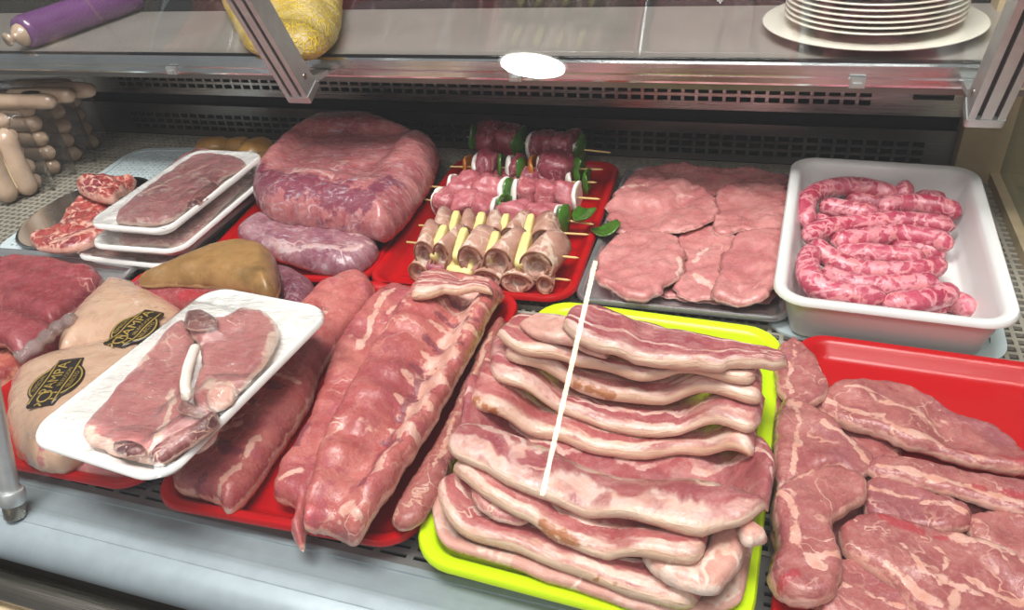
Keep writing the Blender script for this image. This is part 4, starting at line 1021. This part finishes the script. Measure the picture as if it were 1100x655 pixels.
# ================================================================== GOLDEN PIECES IN A BLACK TRAY
tray([(212, 158), (312, 163), (285, 196), (172, 190)], .0046, .02, 'black plastic tray behind the stacked foam trays', M['black_rubber'], lip=.004, inset=.006, r=.02, th=.002)
def blob(name, c, ax, mat, parent=None, e=2.6, nz=.0012, ns=70, nu=20, nv=12, bend=0.0, **k):
    """lumpy superellipsoid; ax = three half-axis vectors"""
    SEED[0] += 1.3; V, Fs = [], []
    sg = lambda x: math.copysign(abs(x) ** (2 / e), x)
    for j in range(nv + 1):
        ph = -math.pi / 2 + math.pi * j / nv
        for i in range(nu):
            t = 2 * math.pi * i / nu
            V.append(np.array(c) + np.array(ax[0]) * sg(math.cos(ph)) * sg(math.cos(t)) + np.array(ax[1]) * sg(math.cos(ph)) * sg(math.sin(t)) + np.array(ax[2]) * sg(math.sin(ph)))
    for j in range(nv):
        for i in range(nu):
            a, b = j * nu + i, j * nu + (i + 1) % nu
            Fs.append((a, b, b + nu, a + nu))
    V = np.array(V)
    V = V + (V - np.array(c)) / (np.linalg.norm(V - np.array(c), axis=1)[:, None] + 1e-6) * fbm(V, ns, SEED[0], 3)[:, None] * nz
    if bend:
        r1, r2 = np.linalg.norm(ax[1]), np.linalg.norm(ax[2]); dn = np.array(ax[0]) / np.linalg.norm(ax[0])
        q1, q2 = (V - np.array(c)) @ np.array(ax[1]) / r1, (V - np.array(c)) @ np.array(ax[2]) / r2
        V = V + dn * (bend * (q1 * q1 / r1 + .4 * q2 * q2 / r2 - .3 * r1))[:, None]
    V[:nu] = V[:nu].mean(0); V[-nu:] = V[-nu:].mean(0)
    z = np.zeros(len(V))
    return mesh_obj(name, V, Fs, mat, parent, attrs=dict(edge=z + .02, fat=z, red=z, along=(V - np.array(c)) @ np.array([1, 0, 0]), across=(V - np.array(c)) @ np.array([0, 1, 0])), **k)
for (px_, ax_, lab) in (((230, 158), ((.028, .008, 0), (-.006, .020, 0), (0, 0, .016)), 'left golden brown piece in the black tray'), ((257, 158), ((.021, .004, 0), (-.004, .018, 0), (0, 0, .016)), 'middle golden brown piece in the black tray'), ((277, 166), ((.020, .022, 0), (-.018, .02, 0), (0, 0, .024)), 'right golden brown piece in the black tray, the largest')):
    z = ax_[2][2] + .0072; q = un([px_], z)[0]
    blob('fried_piece', (q[0], q[1], z), ax_, M['golden'], e=2.3, nz=.002, label=lab, cat='meat', group='golden brown pieces in the black tray')

# ================================================================== SKEWERS
SK = 'meat skewers on the ribbed red tray'
def skewer(label, A, Bp, z, items):
    a = np.array([*un([A], z)[0], z]); b = np.array([*un([Bp], z)[0], z]); d = b - a; L = np.linalg.norm(d); d /= L
    n = np.array([-d[1], d[0], 0]); up_ = np.array([0, 0, 1.])
    e = empty('skewer', tuple((a + b) / 2 - [0, 0, .014]), label, 'skewer', SK)
    bpy.context.view_layer.update()
    MB().tube([a, a + d * L * .5, b - d * .004, b], [.0013, .0013, .0013, .0004], 8).obj('stick', M['wood'], e)
    for it in items:
        kind, xa, xb = it[:3]; t0, t1 = [((x - A[0]) / (Bp[0] - A[0])) * L for x in (xa, xb)]
        c = a + d * (t0 + t1) / 2; h = (t1 - t0) / 2 * 1.08; r = it[3] if len(it) > 3 else .016
        tw = rng.uniform(-.5, .5); n2 = n * math.cos(tw) + up_ * math.sin(tw); u2 = up_ * math.cos(tw) - n * math.sin(tw)
        if kind in ('beef', 'pork'):
            nk = max(1, int(round((xb - xa) / 22)))
            for q in range(nk):
                cc = a + d * (t0 + (t1 - t0) * (q + .5) / nk) + n * rng.uniform(-.002, .002); tw = rng.uniform(-.7, .7)
                n3, u3 = n * math.cos(tw) + up_ * math.sin(tw), up_ * math.cos(tw) - n * math.sin(tw); sl = d + n * rng.uniform(-.25, .25)
                blob('meat_chunk', cc, (sl * h / nk * 1.18, n3 * r * rng.uniform(1.0, 1.2), u3 * r * rng.uniform(.9, 1.08)), M['skewer_meat' if kind == 'beef' else 'skewer_pork'], e, 3.0, .006, 55, 26, 16)
        elif kind in ('onion',):
            blob('onion', c + n2 * rng.uniform(-.003, .003), ((d + n * rng.uniform(-.35, .35)) * min(h, .0042), n2 * r * rng.uniform(.9, 1.1), u2 * r * rng.uniform(.85, 1.05)), M['onion'], e, 3.0, .003, 60, bend=rng.uniform(.15, .4))
        elif kind in ('pepper', 'orange'):
            blob('pepper', c + n2 * rng.uniform(-.003, .003), ((d + n * rng.uniform(-.4, .4)) * min(h, .0027), n2 * r * rng.uniform(.9, 1.2), u2 * r * rng.uniform(.85, 1.1)), M['pepper' if kind == 'pepper' else 'pepper_orange'], e, 3.4, .003, 60, bend=rng.uniform(.25, .6) * rng.choice([-1, 1]))
        elif kind == 'leaf':
            c2 = c + np.array([it[4], it[5], it[6]])
            blob('pepper', c2, (up_ * .0024 + d * .001, d * h, n * r * .8), M['pepper'], e, 2.8, .003, 60, bend=.5)
        elif kind == 'pine':
            blob('pineapple', c + up_ * .004 - n * .004, ((d + n * rng.uniform(-.2, .2)) * max(h, .0045), (n * .75 - up_ * -.35) * r * 1.25, (up_ * .8 - n * .3) * .010), M['pineapple'], e, 4.5, .0012)
        elif kind == 'roll':
            ln = r * 1.35; dy = n * math.cos(tw * .5) + d * math.sin(tw * .5)
            loops = []
            for s, rr in ((-1, .62), (-.96, .78), (-1, .92), (-.97, 1.0), (-.5, 1.06), (0, 1.05), (.5, 1.06), (.97, 1.0), (1, .8), (1.02, .3)):
                loops.append([tuple(c + dy * ln * s + (d * h * math.cos(t) + up_ * r * math.sin(t)) * rr * (1 + .05 * math.sin(3 * t + tw * 9))) for t in np.linspace(0, 2 * math.pi, 22, endpoint=False)])
            dark = [tuple(c + dy * ln * -.55 + (d * h * math.cos(t) + up_ * r * math.sin(t)) * .5) for t in np.linspace(0, 2 * math.pi, 22, endpoint=False)]
            mb = MB().loft([dark] + loops); V = np.array(mb.V); V += fbm(V, 80, SEED[0], 3)[:, None] * .0008; SEED[0] += 1
            z_ = np.zeros(len(V))
            ro = mesh_obj('bacon_roll', V, mb.F, M['bacon'], e, attrs=dict(edge=z_ + .02, fat=z_, red=z_, along=z_, across=z_))
            rim = MB().tube([c + dy * ln * -.985 + (d * h * math.cos(t) + up_ * r * math.sin(t)) * (.96 if t < 5.2 else .72) for t in np.linspace(.2, 6.1, 26)], .0011, 6)
            mesh_obj('rind', rim.V, rim.F, M['bacon_rim'], ro)
skewer('rearmost skewer of dark meat, white onion and green pepper, behind the tray edge', (502, 147), (656, 164), .044, [('pepper', 509, 517, .016), ('beef', 519, 561, .021), ('pepper', 561, 567, .019), ('onion', 570, 578, .018), ('beef', 578, 620, .021), ('onion', 619, 623, .012), ('pepper', 624, 630, .019)])
skewer('second skewer from the back, of onion, dark meat and green pepper with an orange end', (484, 179), (648, 182), .042, [('orange', 498, 507, .016), ('onion', 508, 517, .018), ('beef', 516, 535, .020), ('pepper', 535, 545, .018), ('onion', 546, 553, .016), ('beef', 553, 563, .017), ('pepper', 563, 567, .017), ('orange', 568, 577, .015), ('onion', 578, 586, .016), ('beef', 585, 615, .021), ('pepper', 615, 624, .018)])
skewer('third skewer from the back, low, ending in an onion wedge and green pepper', (483, 192), (641, 196), .030, [('beef', 515, 560, .014), ('beef', 563, 600, .014), ('onion', 600, 624, .015), ('pepper', 624, 634, .016)])
skewer('pink pork skewer with a white and green middle, beside the onion wedge', (458, 200), (645, 214), .040, [('onion', 484, 489, .017), ('pork', 489, 541, .018), ('onion', 541, 549, .019), ('pepper', 549, 555, .019), ('onion', 555, 563, .019), ('pork', 562, 618, .018), ('onion', 618, 623, .019)])
skewer('pork skewer half hidden behind the rolled bacon, with pepper at its right end', (455, 214), (638, 241), .034, [('onion', 468, 474, .016), ('pork', 474, 534, .016), ('onion', 534, 540, .017), ('pepper', 540, 545, .017), ('pork', 546, 600, .016), ('onion', 600, 604, .017), ('pepper', 605, 616, .018), ('leaf', 616, 634, .018, 0, .006, .006)])
skewer('rear bacon roll skewer with yellow pineapple sticks', (450, 242), (633, 252), .034, [('roll', 468, 488, .016), ('pine', 488, 496, .018), ('roll', 497, 514, .015), ('pine', 515, 524, .018), ('roll', 525, 545, .015), ('pine', 542, 550, .017), ('roll', 550, 568, .016), ('pine', 568, 576, .018), ('roll', 576, 602, .016)])
skewer('front low bacon roll skewer lying in the ribbed red tray', (444, 283), (613, 301), .020, [('roll', 448, 466, .012), ('beef', 466, 486, .011), ('pine', 487, 514, .013), ('roll', 518, 545, .012), ('roll', 548, 578, .012), ('roll', 580, 596, .011)])
skewer('front bacon roll skewer with thick pineapple sticks, on top of the low one', (437, 260), (622, 277), .040, [('roll', 452, 473, .018), ('pine', 472, 481, .021), ('roll', 481, 496, .017), ('pine', 496, 504, .020), ('roll', 505, 530, .018), ('pine', 530, 539, .019), ('roll', 537, 563, .018), ('pine', 562, 572, .022), ('roll', 573, 604, .018)])
z = .022; q = un([(650, 248)], z)[0]
blob('pepper_piece', (q[0], q[1], z), ((0, .0008, .0025), (.014, .008, .003), (-.007, .012, -.002)), M['pepper'], None, 2.6, .003, 60, bend=.5, label='loose green pepper piece on the rim between skewers and escalopes', cat='vegetable')

# ================================================================== SAUSAGES IN THE TUB
SG = 'fresh pink sausages in the white tub'
def saus(label, pts, z, r=.0112):
    zz = np.full(len(pts), z) if np.isscalar(z) else np.array(z)
    P = np.array([[*un([p], zi)[0], zi] for p, zi in zip(pts, zz)])
    link_sausage('sausage', P, r, M['sausage'], label=label, cat='sausage', group=SG)
saus('short sausage stub low at the front left corner of the tub', [(868, 308), (885, 318), (905, 322)], .018)
saus('short sausage end low on the left side of the tub', [(874, 234), (884, 238), (898, 240)], .018)
saus('sausage running low under the upper pair near the back of the tub', [(908, 214), (927, 216), (960, 220)], .022)
saus('rear right sausage whose knotted end touches the tub wall', [(978, 210), (1003, 212), (1024, 208)], .024)
saus('short low sausage at the right end, between two longer ones', [(954, 266), (991, 268), (1016, 274)], .019)
saus('short sausage tip poking out at the front right of the tub', [(1012, 321), (1030, 326), (1047, 335)], .019)
saus('small sausage end by the front wall of the tub', [(990, 328), (1003, 331), (1018, 331)], .018, .008)
saus('long straight sausage across the middle of the tub', [(864, 256), (884, 247), (927, 240), (974, 238), (1026, 244)], .031)
saus('sausage just in front of the middle one, drooping at its right end', [(893, 261), (927, 256), (965, 252), (1003, 257), (1022, 266)], .030)
saus('sausage in the middle bordering the bare patch of tub floor', [(896, 272), (936, 273), (971, 276), (994, 278)], .026)
saus('left sausage in the second row from the back', [(880, 220), (907, 225), (944, 231)], .034)
saus('right sausage in the second row from the back', [(945, 226), (965, 219), (1003, 221), (1032, 231)], .036)
saus('rearmost sausage, bent down over the left end of the others', [(867, 243), (865, 221), (875, 208), (898, 201), (927, 201), (966, 211)], [.03, .036, .038, .036, .034, .034])
saus('short upright sausage stub sticking up at the back of the tub', [(974, 216), (972, 205), (971, 194)], [.03, .038, .046], .009)
saus('long curved sausage in front of the bare patch of tub floor', [(872, 260), (889, 276), (913, 288), (950, 293), (991, 290), (1014, 283)], [.042, .036, .03, .028, .028, .028])
saus('nearly straight sausage in the second row from the front', [(883, 290), (907, 302), (942, 308), (976, 306), (1010, 305)], .034)
saus('front left sausage curling up along the tub wall', [(873, 267), (867, 288), (878, 307), (907, 317), (952, 320)], [.040, .042, .042, .040, .038])
saus('front right sausage pointing up to the right', [(948, 326), (980, 325), (1003, 320), (1027, 312)], .038)

# ================================================================== PALE SAUSAGE PACKS, BACK LEFT
PK = 'packs of pale sausages at the back left'
def pack(label, base_px, n, dirn, L, r=.0128, z0=0.0, film=True):
    p = un([base_px], z0)[0] if z0 == 0 else un([base_px], z0)[0]
    e = empty('sausage_pack', (p[0], p[1], z0), label, 'sausages', PK); bpy.context.view_layer.update()
    d = np.array([*dirn, 0.]); d /= np.linalg.norm(d); top = 0
    for k in range(n):
        zc = z0 + r + .0004 + 2 * r * .93 * k; off = rng.uniform(-.004, .004)
        P = [np.array([p[0], p[1], zc]) + d * (L * s + off) for s in (0, .33, .66, 1)]
        link_sausage('sausage', P, r, M['pale_sausage'], e, n=20, seg=14, stamp_it=False); top = zc + r
    rd = np.array([-d[1], d[0], 0]); cz = (z0 + top) / 2; hz = (top - z0) / 2 + .0006
    loops = []
    for s, f in ((-.021, .35), (-.015, .9), (-.004, 1), (L * .3, 1.02), (L * .7, 1), (L + .012, .9)):
        loops.append([tuple(np.array([p[0], p[1], cz]) + d * s + rd * x * f + np.array([0, 0, 1]) * y * (.98 if f < 1 else 1)) for x, y in rrect(2 * r + .003, 2 * hz, .010)])
    mb = MB().loft(loops); mesh_obj('plastic_wrapper', mb.V, mb.F, M['pack_film'], e, label='clear plastic wrapper')
    return e, p, d, top
for lab, px_, n, L in (('tall pack of pale sausages farthest back in the left corner', (108, 160), 5, .12), ('pack of pale sausages second from the back corner', (91, 173), 5, .12), ('pack of pale sausages with a cream tag at its foot', (69, 187), 5, .11), ('pack of pale sausages behind the two upright ones', (46, 203), 5, .10)):
    e, p, d, top = pack(lab, px_, n, (-.94, -.1), L)
    if 'tag' in lab:
        q = un([(44, 187)], .012)[0]
        MB().loft([[(q[0] + s * x, q[1] - .016 + s * y * .6, .010 + h + x * .3) for x, y in [(.018 * math.cos(t), .007 * math.sin(t)) for t in np.linspace(0, 2 * math.pi, 20, endpoint=False)]] for s, h in ((1, 0), (1, .0012), (.9, .0016))]).obj('tag', M['cream_tag'], e, label='cream paper tag')
    if 'second' in lab or 'cream tag' in lab:
        q = p + d[:2] * .012
        blob('orange_label', (q[0], q[1], top - .0005), ((.016, 0, 0), (0, .008, 0), (0, 0, .0022)), M['orange_mark'], e, 3, 0)
for lab, px_, tp in (('upright pale sausage pack at the left edge of the picture', (6, 222), (2, 150)), ('upright pale sausage pack with a white seam, second from the left edge', (27, 214), (24, 152))):
    p = un([px_], 0)[0]; e = empty('sausage_pack', (p[0], p[1], 0), lab, 'sausages', PK); bpy.context.view_layer.update()
    link_sausage('sausage', [(p[0], p[1] + .012, .001), (p[0] - .001, p[1] + .012, .04), (p[0], p[1] + .014, .078), (p[0] + .002, p[1] + .018, .104)], .0155, M['pale_sausage'], e, n=24, seg=16, stamp_it=False)
    MB().box(p[0] - .0015, p[0] + .0015, p[1] - .0048, p[1] - .0028, .02, .07).obj('film_seam', M['cream_tag'], e, smooth=False)
q = un([(62, 112)], .118)[0]
e = empty('sausage_pack', (q[0] - .06, q[1], .112), 'pack of pale sausages with a dark oval label lying across the top of the stack', 'sausages', PK); bpy.context.view_layer.update()
for k, (dx, dy, L) in enumerate(((0, 0, .12), (.012, .024, .12), (.03, .047, .11))):
    link_sausage('sausage', [(q[0] + dx - L * s, q[1] + dy - .01 * s, .1225 + .0006 * k) for s in (0, .4, .7, 1)], .0118, M['pale_sausage'], e, n=20, seg=14, stamp_it=False)
blob('label', (q[0] - .045, q[1] + .002, .1338), ((.017, 0, 0), (0, .007, 0), (0, 0, .0015)), M['label_black'], e, 2.2, 0, label='dark oval label')

# ================================================================== ON THE SHELF
PLT = 'white plates stacked on the shelf'
c = un([(936, 20)], .212)[0]
names = ['wide bottom plate of the stack on the shelf'] + ['%s plate of the stack on the shelf' % w for w in ('second lowest', 'third lowest', 'fourth lowest', 'fourth highest', 'third highest', 'second highest', 'topmost')]
for k, lab in enumerate(names):
    s = 1.0 if k == 0 else .80
    z0 = .2004 if k == 0 else .2034 + .0054 * k
    MB().lathe([(.001, 0), (.055 * s, 0), (.062 * s, .002), (.09 * s, .008), (.109 * s, .0108), (.1095 * s, .0118), (.108 * s, .0124), (.088 * s, .0102), (.06 * s, .0042), (.001, .0034)], (c[0], c[1], z0), 72).obj('plate', M['plate'], label=lab, cat='plate', group=PLT)
a, b = un([(22, 36)], .223)[0], un([(170, -14)], .223)[0]
e = empty('wrapped_sausage', ((a[0] + b[0]) / 2, (a[1] + b[1]) / 2, .2004), 'thick sausage in a purple casing lying on the shelf, top left', 'sausage'); bpy.context.view_layer.update()
dd = (b - a) / np.linalg.norm(b - a)
MB().tube([(a[0] + dd[0] * t, a[1] + dd[1] * t, .223) for t in (0, .003, .01, .1, .2, .26)], [.016, .0205, .0222, .0224, .0224, .0222], 28).obj('casing', M['purple_casing'], e)
MB().tube([(a[0] + dd[0] * t, a[1] + dd[1] * t, .221) for t in (.004, -.004, -.010, -.013, -.016, -.022)], [.017, .014, .008, .0045, .006, .009], 20).obj('tied_end', M['pale_sausage'], e, label='pale tied end')
slab('net_bag', [(238, -20), (300, -32), (358, -20), (366, 20), (348, 46), (305, 54), (272, 50), (254, 32)], .045, M['yellow_net'], z=.222, base=.2004, edge_r=.04, bulge=.01, namp=.006, nscale=28, do_stamp=False, label='yellow net bag lying on the shelf behind the left aluminium arm', cat='bag')


# ================================================================== LIGHT
def area(name, loc, rot, sx, sy, power, col=(1, 1, 1)):
    l = bpy.data.lights.new(name, 'AREA'); l.shape = 'RECTANGLE'; l.size = sx; l.size_y = sy; l.energy = power; l.color = col
    o = bpy.data.objects.new(name, l); COL.objects.link(o); o.location = loc; o.rotation_euler = rot
    return o
area('ceiling_panel', (-.25, .10, 1.75), (0, 0, 0), 1.3, .45, 40, (1, .985, .96))
area('ceiling_panel_front', (.1, -1.1, 1.9), (math.radians(25), 0, 0), 1.6, .4, 16, (1, .985, .97))
area('back_glint_light', (-.35, 2.5, 1.9), (math.radians(-50), 0, 0), 1.6, .5, 38, (1, .985, .96))  # unseen light added behind the counter to put glints on film and meat
w = bpy.data.worlds.new('world'); scene.world = w; w.use_nodes = True
bg = w.node_tree.nodes['Background']; bg.inputs[0].default_value = (.95, .96, 1, 1); bg.inputs[1].default_value = .17
# lamps of the shop that are mirrored in the front glass
M['lamp_glow'] = emit('lamp_glow', (1, .97, .9), 28)
lp = empty('ceiling_lamp', (-1.53, -4.03, 1.9), 'round white ceiling lamp, seen as a bright oval mirrored near the shelf rail', 'lamp')
MB().lathe([(.001, 0), (.20, .0), (.215, .006), (.215, .02), (.001, .021)], (-1.53, -4.03, 1.9), 48).obj('diffuser', M['lamp_glow'], lp)
MB().lathe([(.001, .0225), (.235, .0225), (.235, .045), (.05, .06), (.001, .06)], (-1.53, -4.03, 1.9), 48).obj('housing', M['white_plastic'], lp, flat_angle=.6)
M['tube_glow'] = emit('tube_glow', (1, .9, .62), 13)
tl = empty('tube_lamp', (-.549, -1.6, -.345), 'thin upright tube lamp, seen only as a bright line mirrored over the yellow tray', 'lamp')
MB().tube([(-.549, -1.6, -.329), (-.51, -1.6, .03), (-.467, -1.6, .421)], .0075, 12).obj('tube', M['tube_glow'], tl)
MB().tube([(-.5507, -1.6, -.345), (-.549, -1.6, -.329)], .010, 12).tube([(-.467, -1.6, .421), (-.4653, -1.6, .437)], .010, 12).obj('end_cap', M['white_plastic'], tl, flat_angle=.6)

scene.view_settings.view_transform = 'Standard'; scene.view_settings.look = 'None'
scene.view_settings.exposure = 0.45; scene.view_settings.gamma = 1.0; scene.view_settings.use_curve_mapping = False
